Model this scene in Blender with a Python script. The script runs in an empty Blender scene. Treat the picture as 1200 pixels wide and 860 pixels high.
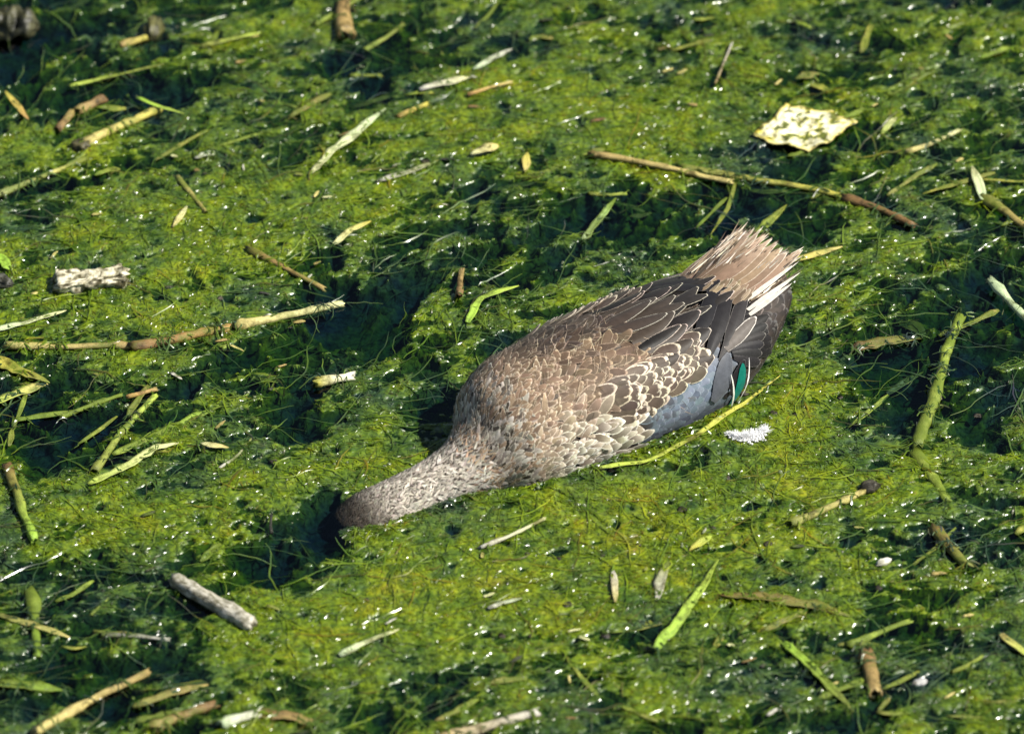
import bpy, math, random
import numpy as np
from mathutils import Vector, Matrix
from mathutils.bvhtree import BVHTree

# ------------------------------------------------------------------ camera, sky, sun, exposure
scene = bpy.context.scene
DIST, PITCH, VIEW_W = 4.0, math.radians(38), 0.62
cam_d = bpy.data.cameras.new('camera'); cam_o = bpy.data.objects.new('camera', cam_d)
scene.collection.objects.link(cam_o); scene.camera = cam_o
cam_o.location = (0, -DIST * math.cos(PITCH), DIST * math.sin(PITCH))
cam_o.rotation_euler = (math.pi / 2 - PITCH, 0, 0)
cam_d.sensor_width = 36; cam_d.lens = 36 * DIST / VIEW_W
cam_d.clip_start = 0.1; cam_d.clip_end = 3000
cam_d.dof.use_dof = True; cam_d.dof.focus_distance = 3.98; cam_d.dof.aperture_fstop = 7.0

SUN_AZ = math.atan2(1.0, -0.10)          # measured from +Y towards +X
SUN_EL = math.radians(49)
sun_dir = Vector((math.sin(SUN_AZ) * math.cos(SUN_EL), math.cos(SUN_AZ) * math.cos(SUN_EL), math.sin(SUN_EL)))
world = bpy.data.worlds.new('World'); scene.world = world; world.use_nodes = True
wn = world.node_tree; wn.nodes.clear()
sky = wn.nodes.new('ShaderNodeTexSky'); sky.sky_type = 'NISHITA'; sky.sun_disc = False
sky.sun_elevation = SUN_EL; sky.sun_rotation = SUN_AZ
bg = wn.nodes.new('ShaderNodeBackground'); bg.inputs['Strength'].default_value = 0.05
wo = wn.nodes.new('ShaderNodeOutputWorld')
wn.links.new(sky.outputs[0], bg.inputs[0]); wn.links.new(bg.outputs[0], wo.inputs[0])
sl = bpy.data.lights.new('sun', 'SUN'); sl.energy = 5.0; sl.angle = math.radians(0.53); sl.color = (1.0, 0.95, 0.86)
so = bpy.data.objects.new('sun', sl); scene.collection.objects.link(so)
so.rotation_euler = sun_dir.to_track_quat('Z', 'Y').to_euler(); so.location = sun_dir * 5
scene.view_settings.view_transform = 'Standard'; scene.view_settings.look = 'None'
scene.view_settings.gamma = 1.0; scene.view_settings.exposure = 0.85
try: scene.view_settings.use_curve_mapping = False
except Exception: pass
scene.cycles.transparent_max_bounces = 24; scene.cycles.max_bounces = 8

rng = np.random.default_rng(11); random.seed(5)
C = scene.collection

# ------------------------------------------------------------------ where things lie on the pond
CAM = np.array(cam_o.location); FW = -CAM / DIST; RT = np.array([1., 0, 0]); UP = np.cross(RT, FW)
PX = VIEW_W / 1200
def ray(px, py):
    d = FW + RT * ((px - 600) * PX / DIST) + UP * ((430 - py) * PX / DIST)
    return d / np.linalg.norm(d)
def on_plane(px, py, z=0.0):                 # the point of the photo on a level plane z
    d = ray(px, py); k = (z - CAM[2]) / d[2]
    return CAM + d * k
def to_px(X, Y, Z):
    dx, dy, dz = X - CAM[0], Y - CAM[1], Z - CAM[2]
    w = dx * FW[0] + dy * FW[1] + dz * FW[2]
    return 600 + dx / w * DIST / PX, 430 - (dx * UP[0] + dy * UP[1] + dz * UP[2]) / w * DIST / PX

# ------------------------------------------------------------------ noise
_perm = np.random.default_rng(3).permutation(4096)
_ang = np.random.default_rng(4).random(4096) * 2 * np.pi
_gx, _gy = np.cos(_ang), np.sin(_ang)
def perlin(x, y):
    xi = np.floor(x).astype(np.int64); yi = np.floor(y).astype(np.int64)
    xf = x - xi; yf = y - yi
    u = xf * xf * xf * (xf * (xf * 6 - 15) + 10); v = yf * yf * yf * (yf * (yf * 6 - 15) + 10)
    def g(ix, iy, fx, fy):
        h = _perm[(_perm[ix & 4095] + iy) & 4095]
        return _gx[h] * fx + _gy[h] * fy
    a = g(xi, yi, xf, yf); b = g(xi + 1, yi, xf - 1, yf)
    c = g(xi, yi + 1, xf, yf - 1); d = g(xi + 1, yi + 1, xf - 1, yf - 1)
    return 1.5 * ((a + (b - a) * u) * (1 - v) + (c + (d - c) * u) * v)
def fbm(x, y, n=4, gain=.5):
    s = np.zeros_like(x); a = 1.; f = 1.
    for i in range(n):
        s += a * perlin(x * f + 17.3 * i, y * f - 9.1 * i); a *= gain; f *= 2.03
    return s

# ------------------------------------------------------------------ node and mesh helpers
def mat_new(name):
    m = bpy.data.materials.new(name); m.use_nodes = True; m.node_tree.nodes.clear()
    nt = m.node_tree
    def N(t, **kw):
        n = nt.nodes.new(t)
        for k, v in kw.items(): setattr(n, k, v)
        return n
    def Lk(a, b): nt.links.new(a, b)
    return m, N, Lk
def ramp(N, pts):
    r = N('ShaderNodeValToRGB'); e = r.color_ramp.elements
    while len(e) < len(pts): e.new(.5)
    for i, (p, c) in enumerate(pts): e[i].position = p; e[i].color = (*c, 1)
    return r
def mesh_np(name, V, F, mat, attrs=None, smooth=True):
    """V (n,3), F (m,3|4) int array, attrs {name: (type, data)}"""
    me = bpy.data.meshes.new(name); k = F.shape[1]
    me.vertices.add(len(V)); me.vertices.foreach_set('co', V.astype(np.float32).ravel())
    me.loops.add(F.size); me.loops.foreach_set('vertex_index', F.astype(np.int32).ravel())
    me.polygons.add(len(F)); me.polygons.foreach_set('loop_start', np.arange(0, F.size, k, dtype=np.int32))
    me.polygons.foreach_set('use_smooth', np.full(len(F), smooth))
    me.update(calc_edges=True)
    for n, (t, d) in (attrs or {}).items():
        at = me.attributes.new(n, t, 'POINT')
        at.data.foreach_set('color' if t == 'FLOAT_COLOR' else ('vector' if t == 'FLOAT_VECTOR' else 'value'), d.astype(np.float32).ravel())
    me.materials.append(mat)
    return me
def link(name, me, parent=None, label=None, cat=None, group=None, kind=None):
    o = bpy.data.objects.new(name, me); C.objects.link(o)
    if parent is not None:
        o.parent = parent
    for k, v in (('label', label), ('category', cat), ('group', group), ('kind', kind)):
        if v: o[k] = v
    return o
def rgba(c, n): return np.tile(np.array([*c, 1.0]), (n, 1))

# ------------------------------------------------------------------ algae height field
# open-water and dense-mat hints: px, py, rx, ry, weight
HINTS = [(430, 375, 95, 45, -.75), (150, 480, 210, 75, -.50), (1100, 430, 115, 95, -.62), (920, 258, 95, 30, -.7),
         (325, 655, 62, 30, -.65), (80, 70, 160, 80, -.45), (1165, 160, 70, 50, -.5), (110, 800, 190, 75, -.42), (490, 830, 90, 40, -.55),
         (940, 725, 70, 40, -.2), (200, 690, 70, 40, -.35), (1180, 290, 40, 70, -.3), (450, 60, 60, 60, -.4), (950, 30, 90, 30, -.35),
         (505, 500, 42, 42, -.95), (382, 605, 30, 34, -1.0), (580, 420, 60, 25, -.3), (1000, 340, 50, 40, -.3), (270, 420, 120, 30, -.2),
         (760, 40, 120, 40, -.15), (1000, 840, 90, 30, -.3), (700, 270, 130, 35, -.35), (620, 330, 60, 22, -.4), (1080, 760, 60, 40, -.15),
         (560, 690, 190, 90, .75), (930, 510, 85, 95, .85), (760, 590, 110, 55, .8), (450, 500, 60, 70, .6), (640, 130, 190, 80, .45), (330, 560, 90, 45, .45),
         (170, 340, 170, 55, .55), (220, 250, 180, 45, .4), (430, 720, 110, 60, .5), (130, 600, 110, 40, .30), (760, 150, 80, 60, .3),
         (1120, 560, 70, 45, .25), (850, 700, 120, 60, .25), (560, 385, 70, 20, .4), (880, 60, 90, 50, .2), (1050, 200, 60, 40, .1), (1150, 700, 80, 70, .25)]
def calm(X, Y, k):                      # fine relief dies away outside the finely meshed patch
    d = np.maximum(np.maximum(np.abs(X) - .40, 0), np.maximum(np.maximum(Y - .47, -.42 - Y), 0))
    return np.exp(-d / k)
def mat_fields(X, Y):
    px, py = to_px(X, Y, 0 * X)
    m = np.full_like(X, .12)
    for hx, hy, rx, ry, w in HINTS:
        m += (.8 * w if w > -.9 and w < 0 else w) * np.exp(-((px - hx) / rx) ** 2 - ((py - hy) / ry) ** 2)
    ca, sa = math.cos(.35), math.sin(.35)
    A, B = X * ca + Y * sa, -X * sa + Y * ca
    wx = fbm(X * 14, Y * 14, 3) * .012; wy = fbm(X * 14 + 50, Y * 14 + 20, 3) * .012
    m += .42 * fbm((A + wx) * 7, (B + wy) * 12, 4, .55)
    m += calm(X, Y, .25) * .44 * fbm((A + wy) * 26 + 7, (B + wx) * 52, 4, .6)
    mlo = m.copy()
    m += calm(X, Y, .05) * .27 * fbm(A * 115, B * 165 + 3, 3, .65)
    m -= calm(X, Y, .06) * 2.4 * np.clip(-perlin(A * 75 + 31, B * 100) - .36, 0, 1) * np.clip(fbm(X * 9 + 4, Y * 9, 2) + .7, 0, 1.2)
    return m, mlo
def height(X, Y, m, mlo):
    top = .0022 * (1 - np.exp(-np.maximum(m, 0) * 2.2)) - .0008
    low = -.0008 + .0055 * np.maximum(m, -.4) + .018 * np.minimum(mlo, 0)
    h = np.where(m > 0, top, np.maximum(low, -.0125))
    loose = np.clip(1.2 - m * 1.1, .35, 1.2) * np.where(m < 0, np.clip(1 + m * 4, .25, 1), 1)
    rid = 1 - np.abs(fbm(X * 85 + 3, Y * 120, 3, .6)) * 1.6
    loose = loose * calm(X, Y, .06)
    h += loose * (.00065 * rid + .0009 * fbm(X * 45, Y * 60 + 11, 2))
    h += calm(X, Y, .03) * .0006 * fbm(X * 230, Y * 260 + 5, 2, .7)
    return h
def spread(lo, hi, step, far, side):
    core = np.arange(lo, hi + step, step); out = [core]
    d = step; t = hi; up = []
    while t < far: d *= 1.09; t += d; up.append(t)
    d = step; t = lo; dn = []
    while t > -far: d *= 1.09; t -= d; dn.append(t)
    return np.concatenate([np.array(dn[::-1]), core, np.array(up)])
gx = spread(-.40, .40, .00125, 6.0, 0); gy = spread(-.42, .47, .00125, 6.0, 0)
GX, GY = np.meshgrid(gx, gy)
GM, GL = mat_fields(GX, GY); GH = height(GX, GY, GM, GL)
def sampler(G):
    def f(x, y):
        i = np.clip(np.searchsorted(gx, x) - 1, 0, len(gx) - 2); j = np.clip(np.searchsorted(gy, y) - 1, 0, len(gy) - 2)
        a = np.clip((x - gx[i]) / (gx[i + 1] - gx[i]), 0, 1); b = np.clip((y - gy[j]) / (gy[j + 1] - gy[j]), 0, 1)
        return (G[j, i] * (1 - a) + G[j, i + 1] * a) * (1 - b) + (G[j + 1, i] * (1 - a) + G[j + 1, i + 1] * a) * b
    return f
h_at, m_at = sampler(GH), sampler(GM)

# ------------------------------------------------------------------ materials of the pond
def water_material():
    m, N, Lk = mat_new('pond_water')
    out = N('ShaderNodeOutputMaterial'); tr = N('ShaderNodeBsdfTransparent'); tr.inputs[0].default_value = (.48, .58, .66, 1)
    gl = N('ShaderNodeBsdfGlossy'); gl.inputs['Roughness'].default_value = .04
    fr = N('ShaderNodeFresnel'); fr.inputs[0].default_value = 1.33
    tc = N('ShaderNodeTexCoord'); nz = N('ShaderNodeTexNoise'); nz.inputs['Scale'].default_value = 38; nz.inputs['Detail'].default_value = 2
    bp = N('ShaderNodeBump'); bp.inputs['Strength'].default_value = .25; bp.inputs['Distance'].default_value = .004
    Lk(tc.outputs['Object'], nz.inputs['Vector']); Lk(nz.outputs[0], bp.inputs['Height'])
    Lk(bp.outputs[0], gl.inputs['Normal']); Lk(bp.outputs[0], fr.inputs['Normal'])
    mx = N('ShaderNodeMixShader'); Lk(fr.outputs[0], mx.inputs[0]); Lk(tr.outputs[0], mx.inputs[1]); Lk(gl.outputs[0], mx.inputs[2])
    Lk(mx.outputs[0], out.inputs['Surface'])
    va = N('ShaderNodeVolumeAbsorption'); va.inputs['Color'].default_value = (.20, .56, .74, 1); va.inputs['Density'].default_value = 62
    Lk(va.outputs[0], out.inputs['Volume'])
    return m
def bed_material():
    m, N, Lk = mat_new('pond_bed')
    out = N('ShaderNodeOutputMaterial'); b = N('ShaderNodeBsdfPrincipled'); b.inputs['Roughness'].default_value = .9
    tc = N('ShaderNodeTexCoord'); nz = N('ShaderNodeTexNoise'); nz.inputs['Scale'].default_value = 25; nz.inputs['Detail'].default_value = 6
    r = ramp(N, [(.3, (.10, .16, .10)), (.7, (.22, .30, .16))])
    Lk(tc.outputs['Object'], nz.inputs['Vector']); Lk(nz.outputs[0], r.inputs[0]); Lk(r.outputs[0], b.inputs['Base Color']); Lk(b.outputs[0], out.inputs[0])
    return m
def algae_material(strand):
    m, N, Lk = mat_new('algae_strand' if strand else 'algae_mat')
    out = N('ShaderNodeOutputMaterial'); b = N('ShaderNodeBsdfPrincipled')
    g = N('ShaderNodeNewGeometry')
    n1 = N('ShaderNodeTexNoise'); n1.inputs['Scale'].default_value = 16; n1.inputs['Detail'].default_value = 5; n1.inputs['Roughness'].default_value = .6
    n2 = N('ShaderNodeTexNoise'); n2.inputs['Scale'].default_value = 330; n2.inputs['Detail'].default_value = 3
    n3 = N('ShaderNodeTexNoise'); n3.inputs['Scale'].default_value = 70; n3.inputs['Detail'].default_value = 4
    for n in (n1, n2, n3): Lk(g.outputs['Position'], n.inputs['Vector'])
    r1 = ramp(N, [(.20, (.034, .056, .056)), (.40, (.056, .104, .018)), (.58, (.116, .176, .005)), (.74, (.165, .208, .006)), (.92, (.15, .135, .012))])
    tk = N('ShaderNodeAttribute'); tk.attribute_name = 'thick'
    ad = N('ShaderNodeMath', operation='MULTIPLY_ADD'); ad.inputs[1].default_value = .22; Lk(tk.outputs['Fac'], ad.inputs[0]); Lk(n1.outputs[0], ad.inputs[2])
    sb = N('ShaderNodeMath', operation='SUBTRACT'); sb.inputs[1].default_value = .06; Lk(ad.outputs[0], sb.inputs[0])
    Lk(sb.outputs[0], r1.inputs[0])
    r2 = ramp(N, [(.30, (.30, .38, .35)), (.5, (.90, .92, .9)), (.70, (1.4, 1.32, .95))])
    Lk(n2.outputs[0], r2.inputs[0])
    r3 = ramp(N, [(.30, (.40, .55, .6)), (.52, (1, 1, 1)), (.72, (1.25, 1.12, .8))])
    Lk(n3.outputs[0], r3.inputs[0])
    mu = N('ShaderNodeMix', data_type='RGBA', blend_type='MULTIPLY'); mu.inputs[0].default_value = 1
    Lk(r1.outputs[0], mu.inputs[6]); Lk(r2.outputs[0] if not strand else r3.outputs[0], mu.inputs[7])
    mv = N('ShaderNodeMix', data_type='RGBA', blend_type='MULTIPLY'); mv.inputs[0].default_value = 1
    Lk(mu.outputs[2], mv.inputs[6])
    if strand:
        at = N('ShaderNodeAttribute'); at.attribute_name = 'tint'; Lk(at.outputs['Color'], mv.inputs[7])
    else:
        Lk(r3.outputs[0], mv.inputs[7])
        bp = N('ShaderNodeBump'); bp.inputs['Strength'].default_value = .8; bp.inputs['Distance'].default_value = .0012
        Lk(n2.outputs[0], bp.inputs['Height']); Lk(bp.outputs[0], b.inputs['Normal'])
    Lk(mv.outputs[2], b.inputs['Base Color'])
    b.inputs['Roughness'].default_value = .36 if strand else .40
    b.inputs['Coat Roughness'].default_value = .2
    # only what stands out of the water has a wet shine; below the surface the film of air is missing
    sz = N('ShaderNodeSeparateXYZ'); Lk(g.outputs['Position'], sz.inputs[0])
    for sock, v in (('Specular IOR Level', .35), ('Coat Weight', .8)):
        q = N('ShaderNodeMapRange'); q.inputs['From Min'].default_value = -.0003; q.inputs['From Max'].default_value = .0003; q.inputs['To Max'].default_value = v
        Lk(sz.outputs[2], q.inputs[0]); Lk(q.outputs[0], b.inputs[sock])
    t = N('ShaderNodeBsdfTranslucent'); Lk(mv.outputs[2], t.inputs[0])
    mx = N('ShaderNodeMixShader'); mx.inputs[0].default_value = .28 if strand else .1
    Lk(b.outputs[0], mx.inputs[1]); Lk(t.outputs[0], mx.inputs[2]); Lk(mx.outputs[0], out.inputs[0])
    return m
M_WATER, M_BED, M_MAT, M_STR = water_material(), bed_material(), algae_material(False), algae_material(True)

# pond water (a closed body of water) and the bed below it
B = 300.0; zt, zb = 0.0, -.30
V = np.array([(x, y, z) for z in (zb, zt) for y in (-B, B) for x in (-B, B)], float)
F = np.array([(0, 2, 3, 1), (4, 5, 7, 6), (0, 1, 5, 4), (2, 6, 7, 3), (0, 4, 6, 2), (1, 3, 7, 5)])
link('pond_water', mesh_np('pond_water', V, F, M_WATER, smooth=False), label='dark teal pond water showing in the gaps of the algae', kind='structure')
bx = spread(-.42, .42, .006, 330.0, 0); by = spread(-.44, .5, .006, 330.0, 0); BX, BY = np.meshgrid(bx, by)
near = np.exp(-(np.hypot(BX, BY) / 3.0) ** 2)
BZ = -.045 - .18 * (1 - near) + near * (.020 * fbm(BX * 7, BY * 7 + 2, 3) + .008 * fbm(BX * 40, BY * 60, 3))
bi = np.arange(BX.size).reshape(BX.shape)
F = np.stack([bi[:-1, :-1], bi[:-1, 1:], bi[1:, 1:], bi[1:, :-1]], -1).reshape(-1, 4)
link('pond_bed', mesh_np('pond_bed', np.stack([BX, BY, BZ], -1).reshape(-1, 3), F, M_BED), label='murky dark bed of the pond', kind='structure')

# the felted mat
ny, nx = GX.shape
V = np.stack([GX, GY, GH], -1).reshape(-1, 3)
idx = np.arange(ny * nx).reshape(ny, nx)
F = np.stack([idx[:-1, :-1], idx[:-1, 1:], idx[1:, 1:], idx[1:, :-1]], -1).reshape(-1, 4)
link('algae_mat', mesh_np('algae_mat', V, F, M_MAT, {'thick': ('FLOAT', np.clip(GM, -.6, 1.2).ravel())}), label='yellow-green felted algae mat floating on the pond', kind='stuff')

def ribbons(P, Wd, up_jit, tint):
    """P (n,k,3) centre lines, Wd (n,k) half widths -> verts, quads, tint"""
    n, k, _ = P.shape
    T = np.gradient(P, axis=1); T /= np.linalg.norm(T, axis=2, keepdims=True) + 1e-9
    upv = np.array([0, 0, 1.]) + up_jit[:, None, :]
    S = np.cross(T, np.broadcast_to(upv, T.shape)); S /= np.linalg.norm(S, axis=2, keepdims=True) + 1e-9
    A = P - S * Wd[..., None]; Bq = P + S * Wd[..., None]
    V = np.stack([A, Bq], 2).reshape(-1, 3)
    base = (np.arange(n) * k * 2)[:, None] + (np.arange(k - 1) * 2)[None]
    F = np.stack([base, base + 1, base + 3, base + 2], -1).reshape(-1, 4)
    return V, F, np.repeat(tint, k * 2, axis=0)
def tints(n):
    t = rng.choice(4, n, p=[.40, .34, .16, .10])
    pal = np.array([(1.15, 1.12, .8), (.75, .85, .8), (1.5, 1.35, 1.4), (1.2, .75, 1.3)])
    c = pal[t] * (0.6 + .8 * rng.random((n, 1)))
    return np.concatenate([c, np.ones((n, 1))], 1)
# wet bubbles and drops that glint in the sun
def bubbles():
    import bmesh
    bm = bmesh.new(); bmesh.ops.create_icosphere(bm, subdivisions=1, radius=1)
    bv = np.array([v.co[:] for v in bm.verts]); bf = np.array([[v.index for v in f.verts] for f in bm.faces]); bm.free()
    n0 = 520; cx = rng.uniform(-.37, .37, n0); cy = rng.uniform(-.39, .44, n0)
    x = []; y = []
    for a, b_ in zip(cx, cy):
        if m_at(np.array([a]), np.array([b_]))[0] < -.06: continue
        q = rng.integers(1, 5)
        x += list(a + rng.normal(0, .002, q)); y += list(b_ + rng.normal(0, .002, q))
    # the fringe of drops along the duck's flank
    for (ax, ay), (bx_, by_) in (((548, 577), (640, 562)), ((640, 562), (742, 534))):
        for t in rng.random(38):
            p = on_plane(ax + (bx_ - ax) * t, ay + (by_ - ay) * t + rng.normal(0, 2.5)); x.append(p[0]); y.append(p[1])
    x = np.array(x); y = np.array(y); r = rng.uniform(.0003, .0010, len(x)) * rng.choice([1, 1, 1.6], len(x))
    z = np.maximum(h_at(x, y), 0) + r * .4
    V = (bv[None] * r[:, None, None] + np.stack([x, y, z], -1)[:, None]).reshape(-1, 3)
    F = (bf[None] + (np.arange(len(x)) * len(bv))[:, None, None]).reshape(-1, 3)
    m, N, Lk = mat_new('wet_bubble'); out = N('ShaderNodeOutputMaterial'); gl = N('ShaderNodeBsdfPrincipled')
    gl.inputs['Base Color'].default_value = (.22, .26, .14, 1); gl.inputs['Roughness'].default_value = .13; gl.inputs['Specular IOR Level'].default_value = 1.0
    tr = N('ShaderNodeBsdfTransparent'); mx = N('ShaderNodeMixShader'); mx.inputs[0].default_value = .45
    Lk(gl.outputs[0], mx.inputs[1]); Lk(tr.outputs[0], mx.inputs[2]); Lk(mx.outputs[0], out.inputs[0])
    link('water_bubbles', mesh_np('water_bubbles', V, F, m), label='tiny glinting bubbles and drops on the wet algae', kind='stuff')
bubbles()

# ------------------------------------------------------------------ floating plant litter
def litter_material():
    m, N, Lk = mat_new('plant_litter'); out = N('ShaderNodeOutputMaterial'); b = N('ShaderNodeBsdfPrincipled')
    at = N('ShaderNodeAttribute'); at.attribute_name = 'tint'
    uv = N('ShaderNodeAttribute'); uv.attribute_name = 'along'
    mp = N('ShaderNodeMapping'); mp.inputs['Scale'].default_value = (130, 9, 9)
    n1 = N('ShaderNodeTexNoise'); n1.inputs['Scale'].default_value = 1.0; n1.inputs['Detail'].default_value = 4
    Lk(uv.outputs['Vector'], mp.inputs[0]); Lk(mp.outputs[0], n1.inputs['Vector'])
    g = N('ShaderNodeNewGeometry'); n2 = N('ShaderNodeTexNoise'); n2.inputs['Scale'].default_value = 130; n2.inputs['Detail'].default_value = 6; n2.inputs['Roughness'].default_value = .65
    Lk(g.outputs['Position'], n2.inputs['Vector'])
    r1 = ramp(N, [(.3, (.55, .52, .45)), (.6, (1.1, 1.1, 1.1))]); Lk(n1.outputs[0], r1.inputs[0])
    r2 = ramp(N, [(.34, (.26, .25, .15)), (.5, (1, 1, 1)), (.8, (1.15, 1.15, 1.1))]); Lk(n2.outputs[0], r2.inputs[0])
    a = N('ShaderNodeMix', data_type='RGBA', blend_type='MULTIPLY'); a.inputs[0].default_value = .8
    c = N('ShaderNodeMix', data_type='RGBA', blend_type='MULTIPLY'); c.inputs[0].default_value = .8
    a.inputs[0].default_value = 1; c.inputs[0].default_value = 1
    Lk(at.outputs['Color'], a.inputs[6]); Lk(r1.outputs[0], a.inputs[7]); Lk(a.outputs[2], c.inputs[6]); Lk(r2.outputs[0], c.inputs[7])
    n3 = N('ShaderNodeTexNoise'); n3.inputs['Scale'].default_value = 75; n3.inputs['Detail'].default_value = 5; n3.inputs['Roughness'].default_value = .7
    Lk(g.outputs['Position'], n3.inputs['Vector'])
    m1 = N('ShaderNodeMath', operation='ADD'); Lk(n3.outputs[0], m1.inputs[0]); Lk(at.outputs['Alpha'], m1.inputs[1])
    mr = N('ShaderNodeMapRange'); mr.inputs['From Min'].default_value = .92; mr.inputs['From Max'].default_value = 1.12; mr.inputs['To Max'].default_value = .85; Lk(m1.outputs[0], mr.inputs[0])
    cm = N('ShaderNodeMix', data_type='RGBA'); cm.inputs[7].default_value = (.085, .125, .008, 1); Lk(mr.outputs[0], cm.inputs[0]); Lk(c.outputs[2], cm.inputs[6])
    Lk(cm.outputs[2], b.inputs['Base Color']); b.inputs['Roughness'].default_value = .48; b.inputs['Specular IOR Level'].default_value = .35
    bp = N('ShaderNodeBump'); bp.inputs['Strength'].default_value = .5; bp.inputs['Distance'].default_value = .0008
    Lk(n1.outputs[0], bp.inputs['Height']); Lk(bp.outputs[0], b.inputs['Normal'])
    Lk(b.outputs[0], out.inputs[0]); return m
M_LIT = litter_material()
DRAPE = []
COL = dict(straw=(.50, .43, .15), pale=(.55, .56, .28), lime=(.34, .44, .06), tan=(.34, .25, .09), brown=(.16, .095, .035), olive=(.17, .19, .035),
           green=(.17, .30, .035), grey=(.45, .44, .38), dark=(.025, .024, .018), orange=(.42, .25, .08), white=(.72, .71, .60), yellow=(.46, .42, .07), mint=(.42, .52, .30))
def centre_line(pts, n, lift):
    q = []
    for (x, y) in pts: q.append(on_plane(x, y, 0.001 + lift))
    q = np.array(q); seg = np.r_[0, np.cumsum(np.linalg.norm(np.diff(q, axis=0), axis=1))]
    t = np.linspace(0, seg[-1], n); P = np.stack([np.interp(t, seg, q[:, i]) for i in range(3)], 1)
    return P, t
def litter(name, label, cat, pts, width, kind='stalk', col='straw', col2=None, lift=.0, group=None):
    rr = np.random.default_rng(int(sum(x * 3 + y * 7 for x, y in pts)) + len(label))
    w = width * PX / 2
    ln = sum(math.hypot(b[0] - a[0], b[1] - a[1]) for a, b in zip(pts, pts[1:]))
    n = max(6, int(ln / 7))
    P, t = centre_line(pts, n, lift)
    s = t / t[-1]
    if lift >= 0:
        surf = np.maximum(h_at(P[:, 0], P[:, 1]), 0)
        kk = min(9, n - (1 - n % 2)); kern = np.ones(kk) / kk
        sm = np.convolve(np.pad(surf, kk // 2, mode='edge'), kern, 'valid')[:n]
        P[:, 2] = sm + lift + (w * .12 if kind == 'stalk' else w * .05 + .0002)
    T = np.gradient(P, axis=0); T /= np.linalg.norm(T, axis=1, keepdims=True)
    S = np.cross(T, [0, 0, 1.]); S /= np.linalg.norm(S, axis=1, keepdims=True); U = np.cross(S, T)
    wob = np.cumsum(rr.normal(0, 1, n)); wob -= np.interp(s, [0, 1], [wob[0], wob[-1]])
    P += S * (wob * w * .10)[:, None]
    c1 = np.array(COL[col]); c2 = np.array(COL[col2 or col])
    base = c1[None] * (1 - s[:, None]) + c2[None] * s[:, None]
    V, A, Tn = [], [], []
    if kind == 'stalk':
        k = 10; ph = np.linspace(0, 2 * np.pi, k, endpoint=False)
        r = w * (1 + .10 * np.array([math.sin(7 * q + rr.random()) for q in s])) * (1.0 - .25 * s if len(pts) > 2 or ln > 100 else 1)
        for nd in (rr.random(2) if ln > 70 else []):
            r = r * (1 + .35 * np.exp(-((s - nd) * ln / 6) ** 2))
        for i in range(n):
            dent = 1 + .10 * rr.normal(0, 1, k) * (1 if i in (0, n - 1) else .5)
            for j in range(k):
                e = (rr.normal(0, .5) * w * 1.2 if i in (0, n - 1) else 0)
                V.append(P[i] + (S[i] * math.cos(ph[j]) + U[i] * math.sin(ph[j]) * .8) * r[i] * dent[j] + T[i] * e)
                A.append((j / k, s[i] * ln / 60, 0)); Tn.append((*(base[i] * (.85 + .3 * rr.random())), 1))
        F = [(i * k + j, i * k + (j + 1) % k, (i + 1) * k + (j + 1) % k, (i + 1) * k + j) for i in range(n - 1) for j in range(k)]
        # hollow broken ends: an inner lip and a plug set back inside
        for i, sg in ((0, 1), (n - 1, -1)):
            b0 = len(V)
            for lv, (rad, dp) in enumerate(((.72, .0), (.60, .9), (.02, 1.0))):
                for j in range(k):
                    V.append(P[i] + (S[i] * math.cos(ph[j]) + U[i] * math.sin(ph[j]) * .8) * r[i] * rad + T[i] * sg * w * dp)
                    A.append((j / k, 0, 0)); Tn.append((*(base[i] * (.9 if lv == 0 else .5)), 1))
            rings = [i * k, b0, b0 + k, b0 + 2 * k]
            for a, b in zip(rings, rings[1:]):
                for j in range(k):
                    q = (a + j, b + j, b + (j + 1) % k, a + (j + 1) % k)
                    F.append(q if sg > 0 else q[::-1])
    else:
        # blade or leaf: keeled ribbon with thickness
        k = 5; us = np.linspace(-1, 1, k); th = max(.00025, w * .10)
        prof = np.clip(np.minimum(s * 7 + .65, (1 - s) * 3.2 + .15), 0, 1)
        if kind == 'strip': prof = np.clip(np.minimum(s * 14 + .55, (1 - s) * 14 + .5), 0, 1) * (1 + .15 * np.sin(s * 9 + rr.random() * 6))
        if kind == 'leaf': prof = np.sin(np.clip(s, .03, .97) * np.pi) ** .6
        tw = np.cumsum(rr.normal(0, .10, n)); tw -= tw.mean()
        rag = 1 + .12 * rr.normal(0, 1, (n, 2))
        for side in (1, -1):
            for i in range(n):
                for j, u in enumerate(us):
                    ww = w * prof[i] * (rag[i, 0] if u < 0 else rag[i, 1])
                    across = S[i] * math.cos(tw[i]) + U[i] * math.sin(tw[i])
                    zz = abs(u) * w * .35 * prof[i] + side * th * (1 - abs(u) * .8)
                    V.append(P[i] + across * u * ww + U[i] * zz)
                    A.append((j / k, s[i] * ln / 60, 0)); mid = 1.12 if j == 2 else 1.0
                    Tn.append((*(base[i] * mid * (.88 + .24 * rr.random())), 1))
        o2 = n * k
        F = []
        for i in range(n - 1):
            for j in range(k - 1):
                a, b, c, d = i * k + j, i * k + j + 1, (i + 1) * k + j + 1, (i + 1) * k + j
                F.append((a, b, c, d)); F.append((d + o2, c + o2, b + o2, a + o2))
            F.append((i * k, (i + 1) * k, (i + 1) * k + o2, i * k + o2))
            F.append((i * k + k - 1, i * k + k - 1 + o2, (i + 1) * k + k - 1 + o2, (i + 1) * k + k - 1))
        for i in (0, n - 1):
            for j in range(k - 1):
                q = (i * k + j, i * k + j + o2, i * k + j + 1 + o2, i * k + j + 1); F.append(q if i == 0 else q[::-1])
    wet = 1.0 if lift < .0009 else (.55 if lift < .0018 else .25)
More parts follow.
